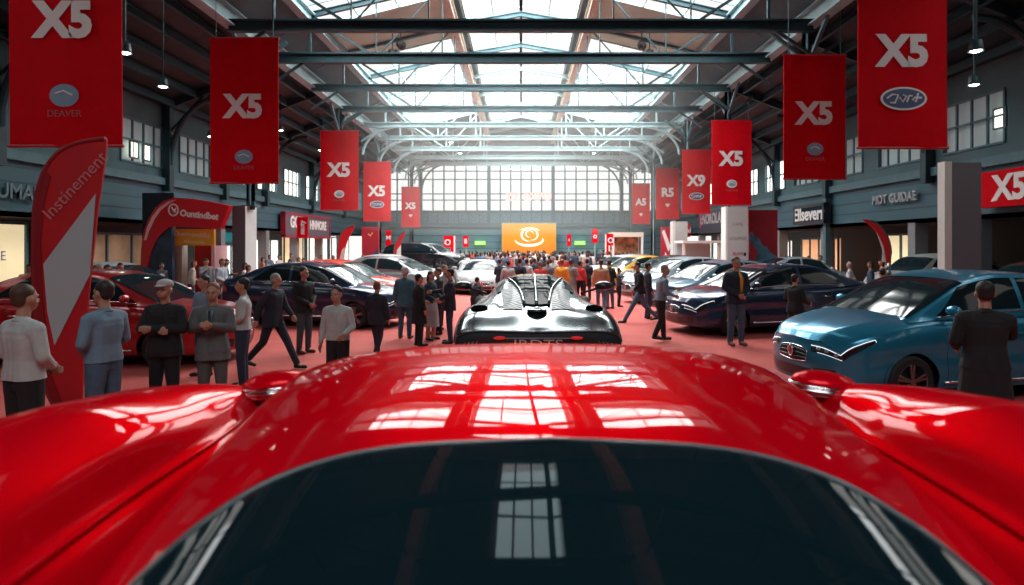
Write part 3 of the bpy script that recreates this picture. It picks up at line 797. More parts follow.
def small_arch(pxl, pxr, pt, Y, label, flip=1):
    x0 = upx((pxl+pxr)/2, Y); w = (pxr-pxl)/S(Y); h = upz(pt, Y)
    t = thing('arch_sign', label, 'sign', (x0, Y, 0))
    f = flip
    MB().prism([(f*p*w, q*h) for p, q in ((.2,0),(.5,0),(.5,1),(-.5,1),(-.5,.72),(.2,.72))], .4).build('arch_frame', RED, t)
    text('lettering', 'o', .9, LET, t, (-f*.1*w, -.22, .87*h), ext=.01)
    MB().box((min(f*.5*w, f*.6*w), -.18, 0), (max(f*.5*w, f*.6*w), .18, h)).build('white_edge', WHITE, t)
    return t
small_arch(444, 454, 236, 44, 'small red arch sign beyond the dark car on the stand')
small_arch(606, 613, 234, 46, 'small red arch sign beside the tan roofed stall', -1)
# stalls at the far right
t = thing('stall', 'tan roofed display stall at the far right of the hall', 'stall', (upx(625, 50), 50, 0))
MB().box((-1.2, -1, 2.9), (1.3, 1, 3.25)).build('roof', mat('stall_roof', (.75,.68,.55), .6), t)
for xx in (-1.1, 1.2):
    for yy in (-.9, .9): MB().box((xx-.08, yy-.08, 0), (xx+.08, yy+.08, 2.9)).build('post', WHITE, t)
MB().box((-1.1, .8, .0), (1.2, .88, 2.9)).build('back_wall', mat('stall_back', (.42,.25,.14), .7, noise=.8, nscale=2.5), t)
MB().box((-1.1, -1, 0), (1.2, -.6, 1.0)).build('counter', WHITE, t)
t = thing('stall', 'white roofed glass stall left of the slate wall sign', 'stall', (upx(694, 36), 36, 0))
MB().box((-.9, -1, 2.35), (1.3, 1, 2.5)).build('roof', WHITE, t)
for xx in (-.8, 1.2): MB().box((xx-.07, -.9, 0), (xx+.07, -.76, 2.35)).build('post', WHITE, t)
MB().box((-.8, .8, .0), (1.2, .88, 2.35)).build('back_wall', mat('stall_glass', (.45,.62,.66), .3), t)

# orange billboard
Y = 58.6; x0 = upx(529, Y)
t = thing('billboard', 'orange billboard with a white swirled cup emblem at the end of the hall', 'billboard', (x0, Y, 0))
w = 53.5/S(Y); zt = upz(223.5, Y); zb = .9
ob = bpy.data.materials.new('billboard_orange'); ob.use_nodes = True
nt = ob.node_tree; bs = nt.nodes['Principled BSDF']; tc = nt.nodes.new('ShaderNodeTexCoord'); sp = nt.nodes.new('ShaderNodeSeparateXYZ')
rp = nt.nodes.new('ShaderNodeValToRGB'); mr = nt.nodes.new('ShaderNodeMapRange')
mr.inputs[1].default_value = 1.0; mr.inputs[2].default_value = 4.3
rp.color_ramp.elements[0].color = (.85, .20, .02, 1); rp.color_ramp.elements[1].color = (.85, .42, .02, 1)
nt.links.new(tc.outputs['Object'], sp.inputs[0]); nt.links.new(sp.outputs['Z'], mr.inputs[0]); nt.links.new(mr.outputs[0], rp.inputs[0]); nt.links.new(rp.outputs[0], bs.inputs['Base Color'])
nt.links.new(rp.outputs[0], bs.inputs['Emission Color']); bs.inputs['Emission Strength'].default_value = .18
MB().box((-w/2, -.1, zb), (w/2, .1, zt)).build('screen', ob, t)
MB().box((-w/2-.08, -.02, zb-.08), (w/2+.08, .16, zt+.08)).build('frame', STEEL_L, t)
for q in (-1, 0, 1): MB().box((q*w*.4-.1, 0, 0), (q*w*.4+.1, .15, zb)).build('leg', STEEL_D, t)
def swirl(cx, cz, rx, rz, a0, a1, w0, n=26, rot=0):
    m = MB(); vs = []; fs = []
    for k in range(n+1):
        u = k/n; a = a0 + (a1-a0)*u; th = w0*math.sin(math.pi*min(1, max(0.02, u)))**.7/2 + .004
        for sg in (-1, 1):
            x, z = (rx+sg*th)*math.cos(a), (rz+sg*th*.8)*math.sin(a)
            x, z = x*math.cos(rot) - z*math.sin(rot), x*math.sin(rot) + z*math.cos(rot)
            for yy in (-.125, -.105): vs.append((cx+x, yy, cz+z))
    for k in range(n):
        i = 4*k
        fs += [(i, i+4, i+6, i+2), (i+1, i+3, i+7, i+5), (i, i+1, i+5, i+4), (i+2, i+6, i+7, i+3)]
    return m.add(vs, fs)
cz = upz(236, Y)
for a in ((0, cz-.35, 1.3, .55, math.pi*1.02, math.pi*2.1, .30), (.05, cz+.1, .75, .6, math.pi*.4, math.pi*1.55, .18), (.2, cz+.12, .62, .52, -math.pi*.55, math.pi*.6, .14), (.05, cz+.42, .95, .33, math.pi*.05, math.pi*.95, .12), (.05, cz+.2, .35, .32, 0, math.pi*1.6, .12)):
    swirl(*a).build('emblem_stroke', mat('emblem_cream', (.95, .9, .75), .5, emit=.5), t)
# faint red letters on the end window
t = thing('window_lettering', 'faint red letters fixed on the middle of the end window', 'lettering', (upx(529, 59.9), 59.85, upz(197, 59.9)))
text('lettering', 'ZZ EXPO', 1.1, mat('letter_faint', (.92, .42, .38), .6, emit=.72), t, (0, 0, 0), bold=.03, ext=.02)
# exit signs
for px, sd in ((480, 'left'), (580, 'right')):
    t = thing('exit_sign', 'green glowing exit sign on the end wall %s of the billboard' % sd, 'sign', (upx(px, 59.7), 59.8, upz(243, 59.7)))
    MB().box((-.5, -.1, -.18), (.5, .12, .18)).build('housing', mat('exit_green', (.35, .85, .12), .5, emit=.8), t)
    text('lettering', 'EXIT', .34, LET, t, (0, -.12, 0), ext=.006, bold=.01)
# ================================================================ CARS
def interp(xs, ys, x):
    """smooth (pchip-like) interpolation of rows ys at xs"""
    xs = np.asarray(xs, float); ys = np.asarray(ys, float); x = np.atleast_1d(np.asarray(x, float))
    if ys.ndim == 1: ys = ys[:, None]
    h = np.diff(xs)[:, None]; d = np.diff(ys, axis=0)/h
    m = np.zeros_like(ys)
    m[0] = d[0]; m[-1] = d[-1]
    for i in range(1, len(xs)-1):
        a, b = d[i-1], d[i]; ok = a*b > 0
        w1 = 2*h[i]+h[i-1]; w2 = h[i]+2*h[i-1]
        m[i] = np.where(ok, (w1+w2)/(w1/np.where(ok, a, 1) + w2/np.where(ok, b, 1)), 0)
    k = np.clip(np.searchsorted(xs, x, side='right')-1, 0, len(xs)-2)
    t = ((x-xs[k])/(xs[k+1]-xs[k]))[:, None]; t = np.clip(t, 0, 1); hh = (xs[k+1]-xs[k])[:, None]
    return (2*t**3-3*t**2+1)*ys[k] + (t**3-2*t**2+t)*hh*m[k] + (-2*t**3+3*t**2)*ys[k+1] + (t**3-t**2)*hh*m[k+1]
def paint(name, c, metal=0.35, rough=0.28, coat=1.0):
    return mat(name, c, rough, metal, coat, noise=0.0)
GLASSD = mat('car_glass', (0.010, 0.02, 0.025), 0.05, 0.0, 0.0, spec=0.22)
HEADL = mat('headlamp_glass', (0.25, 0.29, 0.32), 0.08, 0.6, 1.0)
HEADB = mat('headlamp_bezel', (0.015, 0.018, 0.022), 0.2, 0.3, 1.0)
LEDW = mat('led_strip', (0.9, 0.95, 1.0), 0.3, emit=.7)
TAILR = mat('tail_lamp', (0.45, 0.01, 0.015), 0.15, 0, 1.0)
GRILLE = mat('grille_black', (0.01, 0.011, 0.013), 0.35, 0.3, 0.5)

def wheel_meshes(R=.35, w=.24, spokes=5, rimm=None):
    t = MB().lathe([(R*.66, -w/2), (R*.9, -w/2-.005), (R*.985, -w*.38), (R, -w*.2), (R, w*.2), (R*.985, w*.38), (R*.9, w/2+.005), (R*.66, w/2)], 32)
    r = MB().lathe([(R*.68, -w/2+.01), (R*.655, -w/2-.004), (R*.62, -w/2+.02), (R*.60, 0.0), (R*.0, 0.02)], 32)
    for k in range(spokes):
        a = 2*math.pi*k/spokes
        for da in (-.13, .13):
            M = Matrix.Rotation(a+da, 4, 'X')
            r.box((-w/2+.005, -R*.045, R*.1), (-w/2+.04, R*.045, R*.65), 0, M)
    r.lathe([(0, -w/2-.002), (R*.13, -w/2), (R*.16, -w/2+.05)], 16)
    return t, r
_tm, _rm = wheel_meshes()
def add_wheel(parent, x, y, z, R=.35, rim=None, outward=1):
    """wheel standing in the local YZ plane; outward -1 is the -x side"""
    t = _tm.build('wheel', RUBBER, parent, smooth=True, angle=40)
    r = _rm.build('rim', rim or ALLOY, t, smooth=True, angle=35)
    d = MB().lathe([(0, 0.0), (R*.58, 0.0), (R*.58, .02)], 24).build('brake_disc', STEEL_D, t)
    t.location = (x, y, z); s = R/.35
    t.scale = (s*(1 if outward < 0 else -1)*.98, s, s)
    return t

class Body:
    """A car body as a smooth function. y runs from the nose (0) to the tail (L), x sideways, z up."""
    def __init__(s, L=4.75, W=1.9, H=1.46, style='sedan'):
        s.L, s.W, s.H = L, W, H
        k = L/4.75
        if style == 'suv':
            s.top = ([0, .12, .5, 1.15, 1.6, 3.6, 4.5, 4.7, 4.75], [.78, .90, 1.0, 1.07, 1.08, 1.10, 1.10, 1.02, .9])
            s.roof = ([.95, 1.25, 1.75, 2.3, 3.1, 3.9, 4.35, 4.62], [1.06, 1.2, 1.50, 1.6, 1.62, 1.56, 1.38, 1.12]); s.sc = H/1.62
            s.hd = 1.75; s.bk = 4.0
        elif style == 'sport':
            s.top = ([0, .12, .5, 1.15, 1.6, 3.3, 4.3, 4.65, 4.75], [.50, .60, .73, .84, .88, .92, .93, .90, .8])
            s.roof = ([1.05, 1.35, 1.95, 2.45, 2.9, 3.4, 4.0, 4.4], [.83, .96, 1.17, 1.23, 1.21, 1.12, .98, .92]); s.sc = H/1.23
            s.hd = 2.0; s.bk = 2.95
        else:
            s.top = ([0, .10, .45, 1.1, 1.55, 3.5, 4.2, 4.62, 4.75], [.66, .76, .86, .95, .97, 1.00, 1.03, 1.04, .93])
            s.roof = ([.98, 1.30, 1.95, 2.5, 3.0, 3.5, 4.05, 4.45], [.93, 1.09, 1.37, 1.45, 1.44, 1.36, 1.16, 1.04]); s.sc = H/1.45
            s.hd = 1.92; s.bk = 3.28
        s.k = k; s.style = style
        s.wy = ([0, .15, .5, 1.0, 2.3, 3.6, 4.3, 4.65, 4.75], [.74, .86, .95, .985, 1.0, 1.0, .97, .90, .82])
        s.fw, s.rw, s.wr = .93*k, 3.78*k, .36
        s.zs = .24
    def width(s, y): return interp(s.wy[0], s.wy[1], y/s.k)[:, 0]*s.W/2
    def topz(s, y): return interp(s.top[0], s.top[1], y/s.k)[:, 0]*s.sc
    def arch(s, y):
        z = np.full_like(y, s.zs)
        R = s.wr+.055
        for c in (s.fw, s.rw):
            d = np.abs(y-c); q = d < R
            z[q] = np.maximum(z[q], s.wr-.02+np.sqrt(R*R-d[q]**2))
        return z
    def side(s, y, v, off=0.0):
        """v 0 at the sill .. 1 shoulder .. 2 at the centre line; returns (len(y), len(v), 3)"""
        y = np.asarray(y, float); v = np.asarray(v, float)
        w = s.width(y); tz = s.topz(y); zb = s.arch(y)
        cr = .035 + .0*y
        out = np.zeros((len(y), len(v), 3))
        for j, vv in enumerate(v):
            if vv <= 1:
                zsh = tz - .09
                z = zb + (zsh - zb)*vv
                t = (z - .24)/(zsh-.24+1e-6)
                bul = interp([-.2, 0, .12, .3, .52, .68, .85, 1.0], [.93, .955, .985, 1.0, .985, 1.0, .985, .95], np.clip(t, -.2, 1))[:, 0]
                x = w*bul
            else:
                u = vv-1
                x = w*.95*(1-u)**1.0
                z = tz - .09*(1-min(1, u*2.4))**2*1.0 + cr*(u) + .012*math.exp(-((u-.35)/.07)**2)
            out[:, j, 0] = x; out[:, j, 1] = y; out[:, j, 2] = z
        # nose and tail wrap back towards the corners
        xr = (np.abs(out[:, :, 0])/(s.W/2))
        Y = out[:, :, 1]
        out[:, :, 1] = Y + .42*xr**2.6*np.exp(-Y/.55)*1.0 - .30*xr**2.6*np.exp(-(s.L-Y)/.45)
        if off: out[:, :, 0] += off*.8; out[:, :, 2] += off*.6*(v[None, :] > .95); out[:, :, 1] -= off*.6*np.exp(-Y/.3); 
        return out
    def front(s, a, b, off=0.0, rear=False):
        """nose (or tail) face: a -1..1 sideways, b 0 bottom .. 1 top"""
        a = np.asarray(a, float); b = np.asarray(b, float)
        yy = np.array([s.L if rear else 0.0])
        w = s.width(yy)[0]*.95; tz = s.topz(yy)[0]
        A, B = np.meshgrid(a, b, indexing='ij')
        u = 1-np.abs(A)
        zt = tz - .09*(1-np.minimum(1, u*2.4))**2 + .035*u
        z = s.zs + .0 + (zt-s.zs)*B
        zsh = s.topz(yy)[0] - .09
        tq = np.clip((z-.24)/(zsh-.24+1e-6), -.2, 1)
        bul = np.interp(tq, [-.2, 0, .12, .3, .52, .68, .85, 1.0], [.93, .955, .985, 1.0, .985, 1.0, .985, .95])
        x = A*s.width(yy)[0]*(bul*A**2 + .97*(1-A**2))
        xr = np.abs(x)/(s.W/2)
        bulge = .055*np.sin(math.pi*np.clip(B*1.1, 0, 1))*(1-A**4)
        y = (.42*xr**2.6 - bulge) if not rear else (s.L - .30*xr**2.6 + bulge)
        y = y + (off if rear else -off)
        return np.stack([x, y, z], -1)
    def cabin(s, y, u, off=0.0):
        """greenhouse: u 0 at the belt .. 1 at the roof centre"""
        y = np.asarray(y, float); u = np.asarray(u, float)
        w = s.width(y); tz = s.topz(y); rz = np.maximum(interp(s.roof[0], s.roof[1], y/s.k)[:, 0]*s.sc, tz-.03)
        base = tz - .05
        h = np.maximum(rz-base, .001)
        out = np.zeros((len(y), len(u), 3))
        ends = np.clip((rz-base)/(s.H-base.min()+.05), 0, 1)
        for j, uu in enumerate(u):
            f = interp([0, .12, .42, .5, .6, .8, 1], [.90, .86, .70, .65, .56, .30, 0], [uu])[0, 0]
            g = interp([0, .12, .42, .5, .6, .8, 1], [0, .22, .83, .915, .955, .99, 1.0], [uu])[0, 0]
            ff = f + (.90*(1-min(1, uu*1.25)) - f)*0
            # where the cabin is low (over the screens) the section widens to the belt
            lowf = interp([0, .12, .42, .5, .6, .8, 1], [.88, .85, .80, .76, .66, .34, 0], [uu])[0, 0]
            fx = f*ends + lowf*(1-ends)
            out[:, j, 0] = w*fx; out[:, j, 1] = y; out[:, j, 2] = base + h*g
        if off:
            out[:, :, 0] += off*.9*(u[None, :] < .6); out[:, :, 2] += off*(u[None, :] > .3)
        return out

def mirror_grid(mb, P, flip=False, mi=0):
    mb.grid(P, mi, flip=flip)
    Q = P.copy(); Q[:, :, 0] *= -1
    mb.grid(Q, mi, flip=not flip)
def lin(a, b, n): return np.linspace(a, b, n)
def warp_patch(fn, p0, p1, q_lo, q_hi, n=14, m=8, off=.004):
    """patch of a surface between p0..p1 whose second coordinate runs q_lo(p)..q_hi(p)"""
    ps = lin(p0, p1, n); out = np.zeros((n, m, 3))
    for i, p in enumerate(ps):
        t = (p-p0)/(p1-p0)
        a, b = q_lo(t), q_hi(t)
        out[i] = fn(np.array([p]), lin(a, b, m), off)[0]
    return out

FOOT = []
def make_car(name, label, loc, heading, pm, L=4.75, W=1.9, H=1.46, style='sedan', group=None, rim=None, detail=2,
             grille='wide', inner=None, tail=False):
    B = Body(L, W, H, style)
    FOOT.append((loc[0], loc[1], math.radians(heading), L, W))
    t = thing(name, label, 'car', loc, math.radians(heading), group)
    ny = 72 if detail > 1 else 44
    ys = np.unique(np.concatenate([lin(0, .3, 8), lin(.3, L-.3, ny), lin(L-.3, L, 8)] + [c + (B.wr+.0551)*np.cos(lin(0, math.pi, 17 if detail > 1 else 11)) for c in (B.fw, B.rw)]))
    vs = np.concatenate([lin(0, 1, 14), 1 + np.array([.02, .06, .12, .2, .3, .35, .42, .6, .8, 1.0])])
    m = MB(); mirror_grid(m, B.side(ys, vs), flip=True)
    a = lin(-1, 1, 31); b = lin(0, 1, 12)
    m.grid(B.front(a, b), flip=False); m.grid(B.front(a, b, rear=True), flip=True)
    # floor pan
    m.box((-W*.42, .35, .2), (W*.42, L-.35, .28), 1)
    for c in (B.fw, B.rw):     # dark wheel housings
        for sx in (-1, 1):
            P = np.array([[[sx*xx, c+(B.wr+.05)*math.cos(q), B.wr-.02+(B.wr+.05)*math.sin(q)] for xx in (W*.2, W*.475)] for q in lin(0, math.pi, 12)])
            m.grid(P, 1, flip=sx < 0)
            m.add([(sx*W*.2, c+(B.wr+.06)*math.cos(q), B.wr-.02+(B.wr+.06)*math.sin(q)) for q in lin(0, math.pi, 12)], [tuple(range(12))], 1)
    body = m.build('body', [pm, BLACK], t, smooth=True, angle=50)
    k = B.k
    yc = np.concatenate([lin(B.roof[0][0]*k, B.roof[0][-1]*k, 44)])
    us = np.array([0, .06, .12, .2, .3, .38, .42, .46, .5, .55, .6, .7, .8, .9, 1.0])
    m = MB(); mirror_grid(m, B.cabin(yc, us), flip=True)
    m.build('roof', pm, t, smooth=True)
    # glazing
    r0, hd, bk, r1 = B.roof[0][0]*k, B.hd*k, B.bk*k, B.roof[0][-1]*k
    P = warp_patch(B.cabin, r0+.05, hd, lambda q: .40+.06*q, lambda q: 1.0, 16, 14, .006)
    m = MB(); mirror_grid(m, P, flip=True); ws = m.build('windscreen', GLASSD, t, smooth=True)
    P = warp_patch(B.cabin, bk+.05, r1-.10*k, lambda q: .52-.06*q, lambda q: 1.0, 12, 14, .006)
    m = MB(); mirror_grid(m, P, flip=True); m.build('rear_window', GLASSD, t, smooth=True)
    dm = (hd*.52+bk*.48) + .12
    for sx in (-1, 1):
        for (w0, w1, lo, hi) in ((r0+.42*k, dm-.04, lambda q: .10, lambda q: min(.43, .13+.9*q)), (dm+.04, bk+.42*k, lambda q: .10+.02*q, lambda q: .43-.26*max(0, q-.45)/.55)):
            P = warp_patch(B.cabin, w0, w1, lo, hi, 16, 8, .006)
            m = MB()
            P2 = P.copy(); P2[:, :, 0] *= sx
            m.grid(P2, flip=sx > 0)
            m.build('side_window', GLASSD, t, smooth=True)
        if detail > 1:
            # chrome line under the windows, sill trim, handles
            P = B.cabin(lin(r0+.4*k, bk+.42*k, 20), np.array([.075]), .014)[:, 0]
            MB().tube([(sx*p[0], p[1], p[2]) for p in P], .008, 5).build('window_trim', CHROME, t, smooth=True)
            P = B.side(lin(B.fw+.5, B.rw-.5, 16), np.array([.10]), .01)[:, 0]
            MB().tube([(sx*p[0], p[1], p[2]) for p in P], .022, 6).build('sill_trim', CHROME, t, smooth=True)
            for yy in (dm-.25, dm+.68):
                p = B.side(np.array([yy]), np.array([.80]), .01)[0, 0]
                MB().tube([(sx*(p[0]-.01), yy-.10, p[2]), (sx*(p[0]+.02), yy-.07, p[2]+.004), (sx*(p[0]+.02), yy+.07, p[2]+.004), (sx*(p[0]-.01), yy+.10, p[2])], .013, 6).build('door_handle', pm if detail > 2 else CHROME, t, smooth=True)
            dl = MB()
            for yy in (B.fw+.55, dm, B.rw-.42):
                P = B.side(np.array([yy]), lin(.08, .98, 14), .001)[0]
                dl.tube([(sx*p[0], p[1]+(.0), p[2]) for p in P], .0045, 4)
            dl.build('door_seam', BLACK, t)
        # door mirrors
        p = B.cabin(np.array([r0+.52*k]), np.array([.08]))[0, 0]
        mm = MB().ell((sx*(p[0]+.17), p[1]-.02, p[2]+.09), (.12, .07, .075), 8)
        mr = mm.build('door_mirror', pm, t, smooth=True)
        MB().beam((sx*(p[0]-.01), p[1], p[2]+.01), (sx*(p[0]+.12), p[1]-.01, p[2]+.06), .05, .03).build('mirror_stalk', BLACK, mr)
        # headlamps wrap from the nose onto the wing
        hb = MB()
        A = np.array([B.front(np.array([a_]), lin(.74+.01*i/7, .91-.02*(7-i)/7, 6), .006)[0] for i, a_ in enumerate(lin(.48, 1.0, 8))])
        if style == 'suv': A[:, :, 2] -= .03
        A2 = A.copy(); A2[:, :, 0] *= sx
        hb.grid(A2, flip=sx < 0)
        hw = warp_patch(B.side, .0, .40, lambda q: .76+.13*q, lambda q: .93+.01*q, 8, 6, .008)
        H2 = hw.copy(); H2[:, :, 0] *= sx
        hb.grid(H2, flip=sx > 0)
        hl = hb.build('headlamp', HEADB if detail > 1 else HEADL, t, smooth=True)
        if detail > 1:
            led = MB()
            top = [A[i, 5] for i in range(8)] + [hw[i, 5] for i in range(1, 8)]
            bot = [A[i, 0] for i in range(8)]
            led.tube([(sx*p[0], p[1]-.008, p[2]-.004) for p in top], .006, 5)
            led.tube([(sx*p[0], p[1]-.008, p[2]+.006) for p in bot[2:]] , .0035, 5)
            led.tube([(sx*hw[7, j][0], hw[7, j][1], hw[7, j][2]) for j in range(6)], .005, 5)
            led.build('led_strip', LEDW, hl, smooth=True)
            for q in (2, 4, 6):
                c = A[q, 3]
                MB().ell((sx*c[0], c[1]+.005, c[2]), (.04, .03, .028), 7).build('lens', HEADL, hl, smooth=True)
        # tail lamps
        A = np.array([B.front(np.array([a_]), lin(.72, .90, 5), .006, rear=True)[0] for a_ in lin(.45, 1.0, 7)])
        A[:, :, 0] *= sx
        tb = MB(); tb.grid(A, flip=sx > 0)
        hw = warp_patch(B.side, L-.30, L, lambda q: .74, lambda q: .92, 6, 5, .006)
        hw[:, :, 0] *= sx; tb.grid(hw, flip=sx > 0)
        tb.build('tail_lamp', TAILR, t, smooth=True)
        for c in (B.fw, B.rw):
            add_wheel(t, sx*(W/2-.13), c, B.wr, B.wr, rim, sx)
        # lower air intake by each corner
        A = np.array([B.front(np.array([a_]), lin(.10+.04*i/5, .38+.06*i/5, 5), .006)[0] for i, a_ in enumerate(lin(.56, .92, 6))])
        A[:, :, 0] *= sx
        MB().grid(A, flip=sx < 0).build('air_intake', GRILLE, t, smooth=True)
    gw = .40
    A = np.array([B.front(np.array([a_]), lin(.45+.05*abs(a_)/gw, .80-.05*(abs(a_)/gw)**3, 8), .008)[0] for a_ in lin(-gw, gw, 17)])
    g = MB().grid(A).build('grille', GRILLE, t, smooth=True)
    if detail > 1:
        fr = MB(); E = [A[i, 0] for i in range(17)] + [A[16, j] for j in range(1, 8)] + [A[i, 7] for i in range(15, -1, -1)] + [A[0, j] for j in range(6, -1, -1)]
        fr.tube([tuple(p) for p in E], .008, 5); fr.build('grille_surround', CHROME, g, smooth=True)
        bars = MB()
        for j in (2, 4, 6): bars.tube([tuple(A[i, j]+np.array([0, -.004, 0])) for i in range(17)], .007, 4)
        bars.build('grille_bar', STEEL_D, g)
    A = np.array([B.front(np.array([a_]), lin(.08, .34, 5), .006)[0] for a_ in lin(-.50, .50, 13)])
    MB().grid(A).build('air_intake', GRILLE, t, smooth=True)
    c = B.front(np.array([0.0]), np.array([.66]), .02)[0, 0]
    e = MB().ell((0, c[1]-.005, c[2]), (.055, .015, .08), 9).build('badge', mat('badge_red', (.35, .03, .04), .3, .3, 1), g, smooth=True)
    o = ring(.062, .088, .014, 24, t=.02).build('badge_ring', CHROME, e, smooth=True); o.location = (0, c[1]-.012, c[2])
    return t

def car_at(px, Y, z=0): return (upx(px, Y), Y, z)
def nose_at(px, py, heading, H=1.46, zn=.55):
    """put the nose's middle at a pixel, given how high it stands"""
    Y = F*(EYE-zn)/(py-VY)
    return (upx(px, Y), Y, 0)

BLUE = paint('paint_light_blue', (0.02, 0.24, 0.40), .5, .3, .6)
NAVYP = paint('paint_navy', (0.012, 0.035, 0.085), .4, .28)
STEELB = paint('paint_steel_blue', (0.16, 0.27, 0.36), .5, .28)
SILVERP = paint('paint_silver', (0.34, 0.39, 0.42), .6, .28)
WHITEP = paint('paint_white', (0.30, 0.32, 0.33), .0, .5, .15)
YELP = paint('paint_yellow', (0.75, 0.42, 0.06), .2, .3)
REDP = paint('paint_red', (0.42, 0.006, 0.012), .25, .28)
ORP = paint('paint_orange_red', (0.68, 0.06, 0.03), .15, .3)
BLKP = paint('paint_black', (0.012, 0.016, 0.022), .3, .25)
PALEB = paint('paint_pale_blue', (0.36, 0.48, 0.54), .4, .3)

# right row, noses towards the aisle
make_car('sedan_car', 'light blue sedan with a black grille, nearest car on the right', (4.15, 9.4, 0), -79, BLUE, L=5.4, W=2.2, H=1.86, detail=3)
make_car('sedan_car', 'dark navy sedan on the right behind the light blue one', (3.95, 16.0, 0), -76, NAVYP, L=5.4, W=2.2, H=1.76, detail=2)
make_car('sedan_car', 'steel blue sedan just behind the dark navy sedan on the right', (4.25, 20.2, 0), -72, STEELB, L=5.3, W=2.1, H=1.76)
make_car('sedan_car', 'silver blue sedan with big headlamps, third in the right row behind a stooping man', (4.1, 24.0, 0), -70, PALEB, L=5.2, W=2.1, H=1.8)
make_car('hatchback_car', 'black car between the silver blue sedan and the yellow car on the right', (4.6, 28.0, 0), -72, BLKP, L=5.0, W=2.1, H=1.8, detail=1)
make_car('hatchback_car', 'yellow car with pale windscreen far down the right row', (3.6, 29.8, 0), -68, YELP, L=4.8, W=2.0, H=1.75, detail=1)
make_car('sedan_car', 'white sedan far down the right row beside the crowd', (3.4, 34.0, 0), -66, WHITEP, L=5.2, W=2.0, H=1.7, detail=1)
make_car('sedan_car', 'silver white sedan last in the right row next to the crowd', (4.6, 38.0, 0), -70, SILVERP, L=5.0, W=2.0, H=1.7, detail=1)
# left row
make_car('sedan_car', 'red sedan at the far left behind the feather flag and standing men', (-5.5, 12.3, 0), 90, REDP, L=5.4, W=2.1, H=1.78, detail=2)
make_car('sedan_car', 'dark navy sedan on the left, a man in a black jacket before it', (-3.25, 17.4, 0), 80, NAVYP, L=5.3, W=2.1, H=1.78, detail=2)
make_car('sedan_car', 'orange red sedan behind the dark navy one on the left', (-3.9, 21.3, 0), 78, ORP, L=5.2, W=2.1, H=1.76)
make_car('sedan_car', 'silver white sedan behind the orange red one on the left', (-2.9, 25.6, 0), 74, SILVERP, L=5.2, W=2.1, H=1.78)
make_car('sedan_car', 'white sedan, fifth in the left row', (-3.9, 29.6, 0), 74, WHITEP, L=5.2, W=2.1, H=1.8, detail=1)
make_car('hatchback_car', 'white hatchback parked behind the red sedan at the left, beside the feather flag', (-10.6, 19.3, 0), 82, WHITEP, L=4.6, W=1.95, H=1.72, detail=1)
make_car('sport_car', 'white sports car facing the camera, left of the silver supercar', (-1.75, 27.6, 0), 8, WHITEP, L=4.9, W=2.3, H=1.55, style='sport', detail=2)
# dark suv on a display stand
FOOT.append((upx(424, 35)+3.3, 35, math.pi/2, 6.6, 3.8))
t = thing('display_stand', 'low grey display stand under the dark car on the far left', 'stand', (upx(424, 35), 35, 0))
MB().box((-3.2, -1.8, 0), (3.2, 1.8, .75), 0).box((-3.25, -1.85, .70), (3.25, 1.85, .78), 0).build('platform', mat('stand_grey', (.30, .34, .36), .5), t)
make_car('suv_car', 'dark suv raised on a grey display stand on the far left', (upx(424, 35)+2.3, 34.4, .78), 72, BLKP, L=4.9, W=2.0, H=1.62, style='suv', detail=1)
# cars by the right wall
make_car('hatchback_car', 'pale blue hatchback by the right wall, left of the curved flag', (14.6, 27.4, 0), 92, PALEB, L=4.6, W=1.95, H=1.75, detail=1)
make_car('hatchback_car', 'silver car behind the pale blue hatchback by the right wall', (14.4, 32.6, 0), 95, SILVERP, L=4.6, W=1.95, H=1.75, detail=1)
make_car('suv_car', 'white suv by the right wall, partly behind the tall grey pillar', (upx(888, 21.8), 22.6, 0), -78, WHITEP, L=4.9, W=2.1, H=1.95, style='suv', detail=2)
make_car('sport_car', 'white low car in front of the white suv near the tall grey pillar', (upx(872, 18.6), 18.9, 0), -88, WHITEP, L=4.4, W=1.9, H=1.30, style='sport', detail=1)
make_car('suv_car', 'dark grey car behind the tall grey pillar on the far right', (17.0, 15.7, 0), 90, paint('paint_grey', (.06,.065,.075), .4, .3), L=4.8, W=2.0, H=1.9, style='suv', detail=1)

# ---------------------------------------------------------------- silver supercar, seen from behind
def half_surface(stations, rows, ys, vs, n_pts):
    """stations: y values; rows: per station list of (x, z) control points from the centre outwards"""
    R = np.array(rows, float).reshape(len(stations), -1)
    E = interp(stations, R, ys).reshape(len(ys), n_pts, 2)
    out = np.zeros((len(ys), len(vs), 3))
    for i in range(len(ys)):
        out[i, :, [0, 2]] = interp(np.arange(n_pts), E[i], vs).T
        out[i, :, 1] = ys[i]
    return out
SV = mat('silver_chrome_paint', (0.15, 0.185, 0.20), 0.13, 0.9, .2)
SVD = mat('carbon_dark', (0.02, 0.025, 0.028), 0.3, 0.3, 0.8)
PLZ = .65
t = thing('supercar', 'silver supercar seen from behind on the centre line, beyond the red roof', 'car', (.205, 7.45, PLZ))
MESHG = bpy.data.materials.new('louvre_mesh'); MESHG.use_nodes = True
nt = MESHG.node_tree; b_ = nt.nodes['Principled BSDF']; b_.inputs['Roughness'].default_value = .3; b_.inputs['Metallic'].default_value = .0; b_.inputs['Specular IOR Level'].default_value = .12
tc = nt.nodes.new('ShaderNodeTexCoord'); wv = nt.nodes.new('ShaderNodeTexWave'); wv.inputs['Scale'].default_value = 7; wv.bands_direction = 'DIAGONAL'
wv.inputs['Distortion'].default_value = 5
rp = nt.nodes.new('ShaderNodeValToRGB'); rp.color_ramp.elements[0].color = (.07, .10, .115, 1); rp.color_ramp.elements[1].color = (.34, .40, .42, 1)
nt.links.new(tc.outputs['Object'], wv.inputs['Vector']); nt.links.new(wv.outputs['Fac'], rp.inputs['Fac']); nt.links.new(rp.outputs['Color'], b_.inputs['Base Color'])
